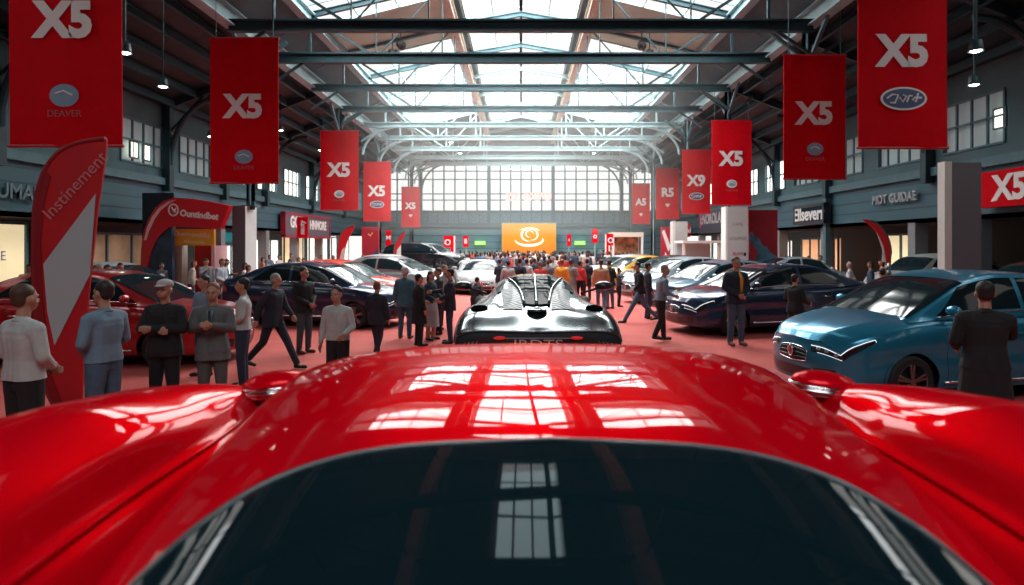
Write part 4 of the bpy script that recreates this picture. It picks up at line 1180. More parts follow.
# control points: 0 centre, 1 spine side, 2 cabin shoulder, 3 cabin foot, 4 haunch inner, 5 haunch crown, 6 haunch outer, 7 widest, 8 lower side, 9 sill
st = [0.0, .10, .45, .95, 1.5, 2.1, 2.7, 3.3, 4.0, 4.5]
SU = [
 [(0,.56),(.16,.565),(.42,.57),(.62,.575),(.78,.57),(.90,.545),(.985,.49),(1.0,.42),(.98,.33),(.95,.28)],
 [(0,.60),(.16,.60),(.42,.605),(.62,.61),(.80,.605),(.92,.58),(1.01,.51),(1.03,.42),(1.0,.30),(.97,.20)],
 [(0,.71),(.14,.72),(.34,.735),(.55,.735),(.76,.735),(.92,.70),(1.03,.58),(1.05,.42),(1.0,.28),(.96,.14)],
 [(0,.86),(.14,.875),(.30,.885),(.52,.825),(.74,.80),(.90,.765),(1.02,.62),(1.05,.43),(1.0,.28),(.95,.12)],
 [(0,1.01),(.15,1.02),(.34,.995),(.56,.90),(.72,.80),(.88,.73),(1.0,.60),(1.02,.43),(.97,.28),(.93,.12)],
 [(0,1.12),(.18,1.12),(.40,1.08),(.60,.94),(.72,.80),(.85,.70),(.97,.60),(.99,.43),(.95,.28),(.92,.12)],
 [(0,1.13),(.18,1.125),(.42,1.07),(.62,.92),(.74,.76),(.85,.70),(.96,.60),(.98,.43),(.95,.28),(.92,.12)],
 [(0,.95),(.18,.945),(.42,.90),(.62,.80),(.74,.72),(.86,.70),(.97,.60),(.99,.43),(.96,.28),(.93,.12)],
 [(0,.66),(.18,.66),(.42,.65),(.62,.66),(.74,.68),(.86,.66),(.96,.56),(.98,.43),(.95,.28),(.93,.14)],
 [(0,.44),(.18,.44),(.42,.44),(.60,.44),(.70,.44),(.78,.42),(.84,.38),(.86,.33),(.84,.26),(.82,.2)]]
ysv = np.concatenate([lin(0, .1, 4)[:-1], lin(.1, 4.5, 64)])
def sup(ys, vs, off=0.0):
    P = half_surface(st, SU, np.asarray(ys, float), np.asarray(vs, float), 10)
    if off: P[:, :, 2] += off; P[:, :, 0] += off*.35*(np.asarray(vs)[None, :] > 2)
    return P
m = MB(); mirror_grid(m, sup(ysv, lin(0, 9, 55)), flip=True)
# wheel houses shown as dark discs behind the wheels
m.box((-.85, .35, .1), (.85, 4.2, .2), 1)
m.build('body', [SV, SVD], t, smooth=True, angle=55)
# rear face, dark
e = sup([0.0], lin(0, 9, 40))[0]
m = MB(); vs_ = [(x, 0.0, z) for x, _, z in e] + [(-x, 0.0, z) for x, _, z in e[::-1]]
lo = [(x*.97, .10, .14) for x, _, z in e] + [(-x*.97, .10, .14) for x, _, z in e[::-1]]
G = np.array([[np.array(a)*(1-q)+np.array(c)*q + np.array([0, -.07*math.sin(math.pi*q), 0]) for q in lin(0, 1, 8)] for a, c in zip(vs_, lo)])
m.grid(G).build('rear_fascia', SVD, t, smooth=True, angle=60)
m = MB()
for s_ in (-1, 1): m.tube([(s_*x, -.01, z-.005) for x, _, z in e[:30]], .018, 6)
m.build('tail_lip', SV, t, smooth=True)
for s_ in (-1, 1):
    MB().ell((s_*.46, -.05, .49), (.075, .03, .022), 8).build('tail_lamp', mat('tail_glow', (.7, .02, .02), .3, emit=.25), t, smooth=True)
    g = MB()
    for q in range(4): g.tube([(s_*(.72+.05*q), -.06, .46-.01*q), (s_*(.76+.05*q), -.075, .38), (s_*(.84+.04*q), -.07, .33)], .008, 5)
    g.build('rear_grating', ALLOY, t)
    # vents on the haunches
    c = sup([.62], [4.15], .0)[0, 0]
    n = 18; vv = []
    P = np.zeros((9, 2*1+7, 3))
    for i, q in enumerate(lin(-1, 1, 9)):
        for j, r_ in enumerate(lin(-1, 1, 9)):
            aa, bb = q, r_*math.sqrt(max(0, 1-q*q*.96))
            yy = .66 + .14*bb + .03*aa; vx = 4.05 + .62*aa
            P[i, j] = sup([yy], [vx], .012)[0, 0]
    P[:, :, 0] *= s_
    MB().grid(P, flip=s_ > 0).build('air_vent', mat('vent_black', (.004,.004,.005), .9, spec=0), t, smooth=True)
    # mirrors
    mr = MB().ell((s_*1.16, 2.75, .93), (.16, .10, .075), 10).build('door_mirror', SVD, t, smooth=True)
    MB().beam((s_*.78, 2.8, .80), (s_*1.08, 2.75, .90), .06, .035).build('mirror_stalk', SVD, mr)
    # side window
    P = warp_patch(sup, 1.45, 3.2, lambda q: 2.25, lambda q: 2.95+.25*q, 16, 8, .012); P[:, :, 0] *= s_
    MB().grid(P, flip=s_ > 0).build('side_window', GLASSD, t, smooth=True)
    # textured louvre areas beside the glass
    P = warp_patch(sup, .55, 1.75, lambda q: 1.25+.55*q, lambda q: 3.4-.9*(1-q)-.9*q*q, 20, 12, .010); P[:, :, 0] *= s_
    MB().grid(P, flip=s_ > 0).build('louvre', MESHG, t, smooth=True)
    for y_ in (.78, 3.75): add_wheel(t, s_*.90, y_, .34, .34, None, s_)
# rear glass, narrowing towards the tail, with the spine
P = warp_patch(sup, .72, 2.0, lambda q: 0.0, lambda q: 1.1+.95*q, 24, 12, .022)
m = MB(); mirror_grid(m, P, flip=True); m.build('rear_window', mat('engine_cover_glass', (.02,.035,.042), .12, 0, .12, spec=0), t, smooth=True)
P = sup(lin(.72, 2.05, 20), [0.0], .035)[:, 0]
MB().tube([tuple(p) for p in P], .022, 8).build('spine', SV, t, smooth=True)
E_ = [warp_patch(sup, .70+1.3*q*.99+.0, .70+1.3*q+.02, lambda z: 1.12+.95*q, lambda z: 1.13+.95*q, 2, 2, .025)[0, 0] for q in lin(0, 1, 14)]
for s_ in (-1, 1): MB().tube([(s_*p[0], p[1], p[2]) for p in E_], .018, 6).build('window_trim', SV, t, smooth=True)
MB().ell((0, .52, .762), (.13, .11, .03), 12).build('filler_cap', SV, t, smooth=True)
MB().ell((0, .51, .79), (.05, .045, .02), 10).build('cap_badge', ALLOY, t, smooth=True)
o = MB().tube([(-.38, -.075, .49), (.38, -.075, .49)], .007, 5).build('light_strip', ALLOY, t)
text('lettering', 'IRDTS', .15, mat('letter_silver', (.7,.72,.74), .3, .5), t, (0, -.075, .415), ext=.004, sx=1.5)
t = thing('display_platform', 'low red carpeted platform that lifts the silver supercar', 'platform', (.205, 9.7, 0))
MB().box((-1.0, -2.1, 0), (1.0, 2.05, PLZ-.02), 0).build('base', CARPET, t)
MB().box((-1.02, -2.12, PLZ-.05), (1.02, 2.07, PLZ), 0).build('top_edge', STEEL_M, t)

# ---------------------------------------------------------------- the red car in the foreground
XC = .06
HR = paint('hero_red', (0.66, 0.001, 0.010), .30, .33, .5)
HR.node_tree.nodes['Principled BSDF'].inputs['Specular IOR Level'].default_value = 0.0
HR.node_tree.nodes['Principled BSDF'].inputs['Specular Tint'].default_value = (.85, .02, .03, 1)
HR.node_tree.nodes['Principled BSDF'].inputs['Coat IOR'].default_value = 1.38
HR.node_tree.nodes['Principled BSDF'].inputs['Coat Roughness'].default_value = .02
Z = lambda d: EYE - d
def row(w, Dc, g, xi, Di, xt, Dt, xo, f1=.012, f2=.045, f3=.10, f4=.17):
    return [(0, Dc), (.35*w, Dc+f1), (.65*w, Dc+f2), (.86*w, Dc+f3), (w, Dc+f4), (w+.05, g), (xi, Di+.03), (xi+.035, Di), (xi+(xt-xi)*.4, Di-(Di-Dt)*.6), (xt, Dt), (xt+(xo-xt)*.6, Dt+.035), (xo, Dt+.13), (xo+.02, Dt+.30), (xo-.01, .98), (xo-.08, 1.28)]
hst = [-.55, -.3, .2, .6, .9, 1.17, 1.5, 1.9, 2.2, 2.4, 2.75, 3.3, 3.9, 4.15]
hrow = [
 row(.45, .92, .95, .60, .93, .85, .90, 1.10, .00, .00, .01, .03),
 row(.50, .85, .92, .70, .86, 1.0, .80, 1.28, .00, .01, .02, .05),
 row(.58, .70, .86, .84, .76, 1.14, .64, 1.42, .01, .02, .05, .10),
 row(.74, .535, .80, .92, .675, 1.19, .50, 1.48, .01, .035, .07, .13),
 row(.77, .440, .79, .945, .62, 1.22, .435, 1.50),
 row(.785, .382, .78, .955, .595, 1.23, .415, 1.50),
 row(.80, .350, .77, .97, .59, 1.24, .41, 1.50, .008, .035, .085, .15),
 row(.84, .338, .72, .96, .58, 1.24, .445, 1.50, .006, .03, .075, .14),
 row(.87, .348, .64, .96, .565, 1.14, .492, 1.42, .006, .03, .07, .13),
 row(.83, .43, .62, .92, .60, 1.0, .56, 1.13, .012, .045, .09, .15),
 row(.80, .58, .68, .90, .65, .98, .62, 1.10, .01, .03, .05, .08),
 row(.74, .70, .74, .86, .70, .94, .67, 1.10, .00, .01, .02, .03),
 row(.60, .82, .86, .74, .82, .86, .80, 1.04, .00, .01, .02, .03),
 row(.45, .95, .97, .60, .95, .74, .95, .90, .00, .00, .01, .02)]
hrow = [[(x, -d) for x, d in r] for r in hrow]
def hero(ys, vs, off=0.0):
    P = half_surface(hst, hrow, np.asarray(ys, float), np.asarray(vs, float), 15)
    if off: P[:, :, 2] += off; P[:, :, 0] += off*.3*(np.asarray(vs)[None, :] > 2.5)
    return P
t = thing('sports_car', 'glossy red sports car filling the foreground, seen over its roof and rear window', 'car', (XC, 0, EYE))
yh = np.concatenate([lin(-.55, .3, 16)[:-1], lin(.3, 2.8, 110)[:-1], lin(2.8, 4.15, 24)])
vh = np.concatenate([lin(0, 4, 41)[:-1], lin(4, 8, 36)[:-1], lin(8, 14, 50)])
m = MB(); P = hero(yh, vh)
m = MB(); mirror_grid(m, P, flip=True)
for yi in (0, -1):   # close the tail and the nose
    e = P[yi]; ring_ = [tuple(p) for p in e] + [(-p[0], p[1], p[2]) for p in e[::-1]]
    m.add(ring_, [tuple(range(len(ring_))) if yi == 0 else tuple(range(len(ring_)-1, -1, -1))])
m.build('body', HR, t, smooth=True, angle=60)
# rear window with curved outline, its seal and header line
GO_x = [0, .15, .30, .40, .47, .52, .55]        # half outline of the glass: x against y of its far edge
GO_y = [1.175, 1.170, 1.145, 1.10, 1.02, .92, .74]
def v_of_x(y, x):
    vs = lin(0, 5, 120); X = hero([y], vs)[0, :, 0]
    return float(np.interp(x, X, vs))
def glass_patch(scale, off, y_lo=.12):
    n, mm = 30, 36
    P = np.zeros((n, mm, 3))
    for i, q in enumerate(lin(0, 1, n)):
        ang = q*math.pi/2
        # outline point along a superellipse in plan
        xe = (.685*scale[0])*abs(math.sin(ang))**.42; ye = y_lo + (1.180+scale[1]-y_lo)*abs(math.cos(ang))**.42
        for j, r_ in enumerate(lin(0, 1, mm)):
            x = xe*min(1, r_*1.0); y = y_lo + (ye-y_lo)*r_
            x = xe*r_; 
            vv = v_of_x(y, x)
            P[i, j] = hero([y], [vv], off)[0, 0]
    return P
HG = mat('hero_glass', (0.004, 0.014, 0.019), 0.03, 0.0, 0.0, spec=0.5)
P = glass_patch((1.0, 0), .010)
m = MB(); mirror_grid(m, P); m.build('rear_window', HG, t, smooth=True)
P2 = glass_patch((1.035, .022), .006)
m = MB(); mirror_grid(m, P2); m.build('window_seal', mat('seal_black', (.012, .018, .022), .35, 0, .4), t, smooth=True)
E_ = P[:, -1]
for s_ in (-1, 1): MB().tube([(s_*p[0], p[1], p[2]+.002) for p in E_], .0022, 6).build('seal_line', mat('seal_sheen', (.22,.27,.29), .3, .6), t, smooth=True)
# raised red beads standing for crease highlights along the cantrail groove and haunch edge
for s_ in (-1, 1):
    P = hero(lin(.5, 2.15, 30), [4.35])[:, 0]
    MB().tube([(s_*(p[0]+.002), p[1], p[2]+.004) for p in P], [.004+.006*math.sin(math.pi*i/29) for i in range(30)], 8).build('rail_highlight_bead', HR, t, smooth=True)
    P = hero(lin(.4, 2.15, 30), [6.6])[:, 0]
    MB().tube([(s_*p[0], p[1], p[2]+.003) for p in P], [.003+.007*math.sin(math.pi*i/29) for i in range(30)], 8).build('haunch_highlight_bead', HR, t, smooth=True)
    P = hero(lin(.3, 2.2, 30), [5.2])[:, 0]
    MB().tube([(s_*p[0], p[1], p[2]+.006) for p in P], .010, 6).build('gutter_seal', SVD, t, smooth=True)
    # door mirror: red cap over a chrome rim
    mx, my, mz = s_*1.0 + .045, 2.26, -.508
    mm_ = MB(); Pm = np.zeros((13, 25, 3))
    for i, a_ in enumerate(lin(0, math.pi/2, 13)):
        for j, b_ in enumerate(lin(0, 2*math.pi, 25)):
            Pm[i, j] = (mx + .118*math.sin(a_)*math.cos(b_) , my + .085*math.sin(a_)*math.sin(b_), mz + .048*math.cos(a_)**.9 + s_*0 + .012*math.sin(a_)*math.cos(b_)*-s_)
    mm_.grid(Pm, flip=True)
    mr = mm_.build('door_mirror', HR, t, smooth=True)
    for rr, zz, rad in ((1.02, -.002, .007), (1.06, -.016, .009), (1.0, -.030, .007)):
        MB().tube([(mx + .118*rr*math.cos(b_), my + .085*rr*math.sin(b_), mz + zz + .012*math.cos(b_)*-s_) for b_ in lin(0, 2*math.pi, 33)], rad, 6).build('chrome_rim', CHROME, mr, smooth=True)
    MB().ell((mx, my, mz-.02), (.108, .080, .026), 10).build('mirror_shell', SVD, mr, smooth=True)
    MB().beam((s_*.86, 2.3, -.60), (mx, my, mz-.03), .07, .03).build('mirror_stalk', SVD, mr)
    for y_, w_ in ((.15, 1.24), (3.1, .98)):
        add_wheel(t, s_*w_, y_, -1.60+.36, .34, None, s_)
t = thing('display_platform', 'low red carpeted platform under the red sports car', 'platform', (XC, 1.8, 0))
MB().box((-1.5, -2.5, 0), (1.5, 2.5, .62), 0).build('base', CARPET, t)
MB().box((-1.53, -2.53, .62), (1.53, 2.53, .65), 0).build('top_edge', STEEL_M, t)
# ================================================================ PEOPLE
def cmat(name, c, r=.85): return mat('cloth_'+name, c, r, noise=.10, nscale=9, bump=.15)
SKIN = mat('skin', (0.42, 0.22, 0.15), .55)
SKIN_D = mat('skin_dark', (0.22, 0.11, 0.07), .55)
HAIR = {'dark': mat('hair_dark', (.014, .010, .009), .6), 'brown': mat('hair_brown', (.06, .03, .018), .6), 'grey': mat('hair_grey', (.25, .24, .23), .7), 'ginger': mat('hair_ginger', (.20, .07, .03), .6), 'white': mat('hair_white', (.55,.52,.5), .7)}
SHOE = mat('shoe_black', (.01, .009, .009), .4)
SHOEB = mat('shoe_brown', (.09, .035, .02), .45)

def capsule(mb, a, b, ra, rb, n=10):
    a, b = Vector(a), Vector(b); d = b - a; L = d.length
    if L < 1e-5: mb.ell(a, (ra, ra, ra), 6); return
    d.normalize()
    mb.tube([a, a + d*L*.5, b], [ra, (ra+rb)/2, rb], n)
    mb.ell(a, (ra, ra, ra), 5); mb.ell(b, (rb, rb, rb), 5)

def remesh(mb, name, m, parent, vox, smooth=2):
    me = bpy.data.meshes.new(name); me.from_pydata(mb.v, [], mb.f); me.update()
    o = bpy.data.objects.new(name, me); COL.objects.link(o)
    r = o.modifiers.new('r', 'REMESH'); r.mode = 'VOXEL'; r.voxel_size = vox; r.use_smooth_shade = True
    if smooth:
        s = o.modifiers.new('s', 'SMOOTH'); s.iterations = smooth; s.factor = .5
    dg = bpy.context.evaluated_depsgraph_get()
    me2 = bpy.data.meshes.new_from_object(o.evaluated_get(dg))
    bpy.data.objects.remove(o); bpy.data.meshes.remove(me)
    me2.name = name; me2.materials.clear()
    for x in (m if isinstance(m, (list, tuple)) else [m]): me2.materials.append(x)
    me2.polygons.foreach_set('use_smooth', [True]*len(me2.polygons))
    o = bpy.data.objects.new(name, me2); COL.objects.link(o)
    if parent is not None: o.parent = parent
    return o

def skeleton(pose, lean=0.0, stride=0.0, twist=0.0, woman=False):
    """joints of a 1.75 m figure facing -Y; left is +x"""
    J = {}
    def up(x, y, z):       # lean the upper body forward about the hips
        dz = z - .94
        return Vector((x, y - math.sin(lean)*dz, .94 + math.cos(lean)*dz))
    J['hipc'] = Vector((0, 0, .95))
    sw = .18 if not woman else .155
    J['waist'] = up(0, .0, 1.10); J['chest'] = up(0, .01, 1.30); J['neck'] = up(0, .015, 1.47); J['head'] = up(0, -.015 - .5*max(0, lean)*.1, 1.635)
    for s, k in ((1, 'L'), (-1, 'R')):
        J['sh'+k] = up(s*sw, .01, 1.415)
        f = stride*s
        J['hip'+k] = Vector((s*.09, 0, .92))
        if stride:
            ky = -f*.55; 
            J['kn'+k] = Vector((s*.095, ky*.55 - .05, .50))
            J['an'+k] = Vector((s*.095, -f*.72 + (.0 if f > 0 else .04), .09 if f > 0 else .15))
        else:
            J['kn'+k] = Vector((s*.105, -.015, .50)); J['an'+k] = Vector((s*.115, .015, .085))
    arms = {
      'down': [(.245, .02, 1.14), (.26, -.05, .90)], 'cross': [(.25, -.06, 1.17), (-.03, -.215, 1.19)],
      'chest': [(.235, -.06, 1.18), (.055, -.26, 1.24)], 'low': [(.24, .0, 1.15), (.05, -.20, 1.02)],
      'reach': [(.23, -.17, 1.22), (.17, -.42, 1.20)], 'bent': [(.245, .0, 1.15), (.22, -.23, 1.06)],
      'swingf': [(.225, -.08, 1.15), (.22, -.25, .97)], 'swingb': [(.24, .13, 1.16), (.26, .16, .93)],
      'phone': [(.23, -.10, 1.20), (.10, -.24, 1.36)]}
    pl, pr = pose if isinstance(pose, tuple) else (pose, pose)
    for s, k, p in ((1, 'L', pl), (-1, 'R', pr)):
        e, w = arms[p]
        J['el'+k] = up(s*e[0], e[1], e[2]); J['wr'+k] = up(s*w[0], w[1] + (.03 if (p == 'cross' and s < 0) else 0), w[2] - (.03 if (p == 'cross' and s < 0) else 0))
    return J

def hand(mb, J, k, s, curl=.35):
    w = J['wr'+k]; d = (w - J['el'+k]).normalized()
    side = Vector((s, 0, 0)); side = (side - d*side.dot(d)).normalized() if abs(d.x) < .8 else Vector((0, -1, 0))
    nrm = d.cross(side).normalized()
    pal = w + d*.085
    capsule(mb, w, w + d*.03, .026, .028)
    for q in (-.028, -.01, .01, .028):
        capsule(mb, w + d*.02 + nrm*q*.6, pal + nrm*q, .019, .0165, 8)
        L = .075 - abs(q + .005)*.6
        m_ = pal + nrm*q*1.1 + d*L*.5 - side*.006
        capsule(mb, pal + nrm*q, m_, .0115, .0105, 6)
        capsule(mb, m_, m_ + d*L*.42 - side*curl*L*.7, .0105, .009, 6)
    tb = w + d*.03 + nrm*-.028
    t1 = tb + d*.035 - nrm*.025 - side*.01
    capsule(mb, tb, t1, .015, .012, 6); capsule(mb, t1, t1 + d*.03 - nrm*.004 - side*.008, .012, .010, 6)

def make_person(label, px, Y, facing, pose='down', H=1.75, lean=0.0, stride=0.0, top='shirt', topc=None, legc=None, hair='dark', cap=None,
                woman=False, skirt=None, skin=None, vox=.017, shoe=None, tie=None, inner=None, z=0.0, bag=None, name='person', scarf=None, bulk=1.0, long=False, group=None, x=None):
    skin = skin or SKIN
    loc = (upx(px, Y) if x is None else x, Y, z)
    t = thing(name, label, 'person', loc, math.radians(facing), group)
    k = H/1.75; t.scale = (k, k, k)
    J = skeleton(pose, lean, stride, woman=woman)
    b = MB()
    # one continuous body
    hd = J['head']; nk = J['neck']
    b.ell(hd + Vector((0, .012, .02)), (.076, .095, .105), 10)
    b.ell(hd + Vector((0, -.03, -.045)), (.058, .06, .065), 8)
    capsule(b, hd + Vector((0, -.090, .01)), hd + Vector((0, -.104, -.022)), .010, .014, 6)
    for s in (-1, 1):
        b.ell(hd + Vector((s*.079, .01, -.005)), (.012, .022, .034), 5)
        b.ell(hd + Vector((s*.03, -.078, .028)), (.024, .012, .008), 5)
        b.ell(hd + Vector((s*.045, -.055, -.03)), (.022, .02, .02), 5)
    b.ell(hd + Vector((0, -.083, -.056)), (.024, .012, .010), 5)
    capsule(b, nk - Vector((0, 0, .05)), hd - Vector((0, -.01, .05)), .058, .052)
    for dx in (-1, 1):
        capsule(b, J['chest'] + Vector((dx*.06, 0, 0)), J['waist'] + Vector((dx*.045, 0, 0)), .085, .08); capsule(b, J['waist'] + Vector((dx*.045, 0, 0)), J['hipc'] + Vector((dx*.05, 0, 0)), .08, .09)
    capsule(b, J['shL'] - Vector((0, 0, .04)), J['shR'] - Vector((0, 0, .04)), .045, .045)
    for s, q in ((1, 'L'), (-1, 'R')):
        capsule(b, J['sh'+q] - Vector((0, 0, .035)), J['el'+q], .043, .034); capsule(b, J['el'+q], J['wr'+q], .036, .025)
        hand(b, J, q, s)
        capsule(b, J['hip'+q], J['kn'+q], .082, .052); capsule(b, J['kn'+q], J['an'+q], .050, .034)
        capsule(b, J['an'+q], J['an'+q] + Vector((0, -.12, -.045)), .036, .028)
    remesh(b, 'body', skin, t, min(vox, .0125), 1)
    # eyes
    for s in (-1, 1):
        MB().ell(hd + Vector((s*.029, -.083, .008)), (.011, .006, .006), 5).build('eye', mat('eye_dark', (.02, .015, .012), .3), t, smooth=True)
    # hair
    h = MB()
    if cap is None:
        h.ell(hd + Vector((0, .028, .055)), (.083, .095, .085), 10)
        h.ell(hd + Vector((0, .058, .0)), (.076, .052, .07), 8)
        if woman:
            capsule(h, hd + Vector((0, .07, 0)), hd + Vector((0, .09, -.17)), .075, .05)
        # keep the face free
        hm = remesh(h, 'hair', HAIR[hair], t, .014, 2)
    else:
        h.ell(hd + Vector((0, .055, -.005)), (.076, .055, .055), 8)
        remesh(h, 'hair', HAIR[hair], t, .014, 2)
        c = MB(); c.ell(hd + Vector((0, .015, .075)), (.094, .108, .065), 10)
        c.ell(hd + Vector((0, -.10, .055)), (.068, .075, .012), 8)
        remesh(c, 'cap', cap, t, .012, 2)
    # upper garment
    u = MB(); e = .016 + .012*(top in ('jacket', 'coat', 'suit')); e *= bulk
    hem = {'shirt': .95, 'jacket': .84, 'suit': .78, 'coat': .55}[top]
    ch, wa = J['chest'], J['waist']
    e2 = .016 + .012*(top in ('jacket', 'coat', 'suit'))
    for dx in (-1, 0, 1):
        capsule(u, ch + Vector((dx*.065, 0, .03)), wa + Vector((dx*.048, -.005, 0)), .098+e, .092+e, 12)
        capsule(u, wa + Vector((dx*.05, 0, 0)), Vector((dx*.072, 0, max(hem-.03, .88))), .092+e, (.110 if top == 'shirt' else .120)+e2, 12)
    for q, s_ in (('L', 1), ('R', -1)):
        capsule(u, nk + Vector((s_*.03, .0, -.055)), J['sh'+q] + Vector((s_*.0, 0, -.035)), .070, .060+e2*.7, 12)
        capsule(u, ch + Vector((s_*.05, 0, .05)), J['sh'+q] + Vector((-s_*.02, 0, -.05)), .085+e2, .065+e2, 12)
    capsule(u, nk - Vector((0, 0, .06)), nk - Vector((0, 0, .012)), .085, .064, 12)
    if hem < .86:
        for dx in (-1, 1):
            capsule(u, Vector((dx*.06, 0, .92)), Vector((dx*(.075), 0, hem-.02)), .116+e2, .12+e2+.02*(hem<.7), 12)
    for q in ('L', 'R'):
        capsule(u, J['sh'+q] + Vector((0, 0, -.03)), J['el'+q], .054+e2*.8, .046+e2*.7, 10)
        capsule(u, J['el'+q], J['el'+q].lerp(J['wr'+q], .93), .046+e2*.7, .036+e2*.4, 10)
    tn = {'shirt': 'shirt', 'jacket': 'jacket', 'suit': 'suit_jacket', 'coat': 'coat'}[top]
    ug = remesh(u, tn, topc, t, vox, 2)
    armz = {}
    for v_ in ug.data.vertices:      # level hem
        if v_.co.z < hem and abs(v_.co.x) < .24 and (v_.co.xy.length < .24): v_.co.z = hem + (v_.co.z-hem)*.02
    # collar
    c = MB(); c.tube([nk + Vector((.066*math.cos(a), .066*math.sin(a)-.002, -.022 + .012*math.sin(a))) for a in lin(0, 2*math.pi, 17)], .011, 6)
    c.build('collar', inner or topc, ug, smooth=True)
    if inner is not None:
        f = MB()
        pts = [(-.035, 0), (.035, 0), (.012, -.22), (-.012, -.22)]
        front = ch + Vector((0, -(.098+e+.026), .12)); 
        M_ = Matrix.Translation(front) @ Matrix.Rotation(lean - .07, 4, 'X')
        f.prism([(p, q_) for p, q_ in pts], .03, M=M_); f.build('shirt_front', inner, ug)
        if tie is not None:
            MB().prism([(-.012, 0), (.012, 0), (.016, -.2), (0, -.24), (-.016, -.2)], .012, M=M_ @ Matrix.Translation((0, -.022, 0))).build('tie', tie, ug)
    elif top == 'shirt':
        f = MB(); M_ = Matrix.Translation(ch + Vector((0, -(.098+e-.002), .10))) @ Matrix.Rotation(lean, 4, 'X')
        f.box((-.008, -.006, -.34), (.008, .004, 0), 0, M_); f.build('button_placket', topc, ug)
    # trousers or skirt
    l = MB()
    for q, s in (('L', 1), ('R', -1)):
        capsule(l, J['hip'+q] + Vector((-s*.01, 0, .02)), J['kn'+q], .108, .074, 12)
        capsule(l, J['kn'+q], J['an'+q] + Vector((0, 0, .0)), .072, .058, 12)
    for dx in (-1, 1): capsule(l, Vector((dx*.055, 0, .90)), Vector((dx*.05, 0, 1.0)), .110, .10, 12)
    if skirt is not None:
        remesh(l, 'leggings', skin, t, vox*1.2, 2)
        sk = MB(); prof = []
        for zz, rx, ry in ((1.02, .15, .12), (.9, .19, .15), (.7, .21, .18), (.35, .23, .21)):
            prof.append([(rx*math.cos(a), ry*math.sin(a), zz) for a in lin(0, 2*math.pi, 21)])
        sk.grid(np.array(prof), flip=True); sk.build('skirt', skirt, t, smooth=True)
    else:
        remesh(l, 'trousers', legc, t, vox, 2)
        if top == 'shirt' and bulk < 1.0:
            bt = MB(); bt.tube([(.166*math.cos(a), .128*math.sin(a), .965) for a in lin(0, 2*math.pi, 25)], .014, 6)
            bt.build('belt', SHOE, t, smooth=True)
    for q, s in (('L', 1), ('R', -1)):
        a = J['an'+q]; sh = MB()
        zl = a.z - .085
        tip = -.03 if a.z > .12 else 0
        capsule(sh, (a.x, a.y+.03, zl+.045), (a.x+s*.012, a.y-.17, zl+.038+tip), .044, .036, 10)
        capsule(sh, (a.x, a.y+.02, zl+.05), (a.x, a.y, zl+.10), .042, .04, 8)
        sh.v = [(x_, y_, max(z_, zl + .004 + (tip*(a.y+.03-y_)/.2 if tip else 0))) for x_, y_, z_ in sh.v]
        remesh(sh, 'shoe', shoe or SHOE, t, .014, 1)
    if scarf is not None:
        MB().tube([nk + Vector((.03, -.09, -.02)), nk + Vector((.05, -.15, -.12)), nk + Vector((.04, -.16, -.42))], [.02, .032, .03], 8).build('scarf', scarf, ug, smooth=True)
    return t

C = cmat
white = C('white', (.42, .45, .45)); offwh = C('offwhite', (.42, .43, .42)); pblue = C('pale_blue', (.15, .24, .32)); navy = C('navy', (.014, .020, .035)); black = C('black', (.010, .011, .014))
grey = C('grey', (.11, .115, .12)); denim = C('denim', (.07, .13, .20)); tan = C('tan', (.42, .28, .17)); brown = C('brown', (.09, .05, .035)); lgrey = C('light_grey', (.34, .36, .37))
teal = C('teal', (.05, .14, .19)); red = C('red', (.48, .03, .03)); yel = C('yellow', (.68, .32, .04)); orange = C('orange', (.62, .17, .04)); dgrey = C('dark_grey', (.04, .042, .05))
# facing: 0 looks at the camera, 180 away from it, 90 to the right of the picture, -90 to the left
NP = make_person
NP('man in a white shirt and dark trousers at the left edge, seen from behind', 24, 5.75, 160, ('low', 'low'), H=1.87, topc=white, legc=black, hair='brown', bulk=1.5, vox=.012)
NP('man in a pale blue shirt and jeans just right of the tall feather flag', 104, 6.7, -105, ('low', 'bent'), H=1.85, topc=pblue, legc=denim, hair='dark', bulk=1.4, vox=.012)
NP('man in black with a pale peaked cap and folded arms', 165, 7.8, 0, 'cross', H=1.80, topc=black, legc=black, hair='dark', cap=C('cap_grey', (.42, .40, .42)), bulk=1.5, top='jacket', vox=.012)
NP('man in a grey suit holding his hands before his chest', 213, 8.0, 12, 'chest', H=1.75, top='suit', topc=grey, legc=C('grey_trousers', (.085, .088, .09)), hair='ginger', inner=pblue, tie=navy, vox=.012)
NP('man in white shirt and dark jeans, right of grey suit', 243, 9.75, -75, ('low', 'low'), H=1.72, topc=white, legc=C('dark_denim', (.02, .035, .07)), hair='dark', tie=None, vox=.012)
NP('man in pale blue jacket just behind the man in grey suit', 204, 10.65, -30, 'low', H=1.72, top='jacket', topc=pblue, legc=navy, hair='dark')
NP('man in a dark suit taking a long stride, left of the navy car', 273, 11.3, 75, ('swingf', 'swingb'), H=1.72, stride=.62, top='suit', topc=navy, legc=navy, hair='grey', lean=.08, vox=.012)
NP('man in a black jacket and jeans standing at the navy car door', 304, 12.9, 60, ('low', 'low'), H=1.78, top='jacket', topc=black, legc=C('slate_jeans', (.045, .075, .10)), hair='dark', shoe=SHOEB, vox=.012)
NP('man in off-white shirt and black trousers standing in front of the navy car', 338, 8.9, -12, ('bent', 'down'), H=1.65, topc=offwh, legc=black, hair='dark', lean=.05, bulk=1.8, vox=.012)
NP('man in a dark suit walking away, right of the off-white shirted man', 377, 12.3, 165, ('bent', 'down'), H=1.52, stride=.3, top='suit', topc=navy, legc=navy, hair='ginger', bulk=1.2)
NP('grey haired man in a teal blue suit seen from behind beside the white cars', 405, 14.9, 170, 'down', H=1.72, top='suit', topc=teal, legc=C('teal_trousers', (.04, .10, .15)), hair='white', shoe=SHOEB)
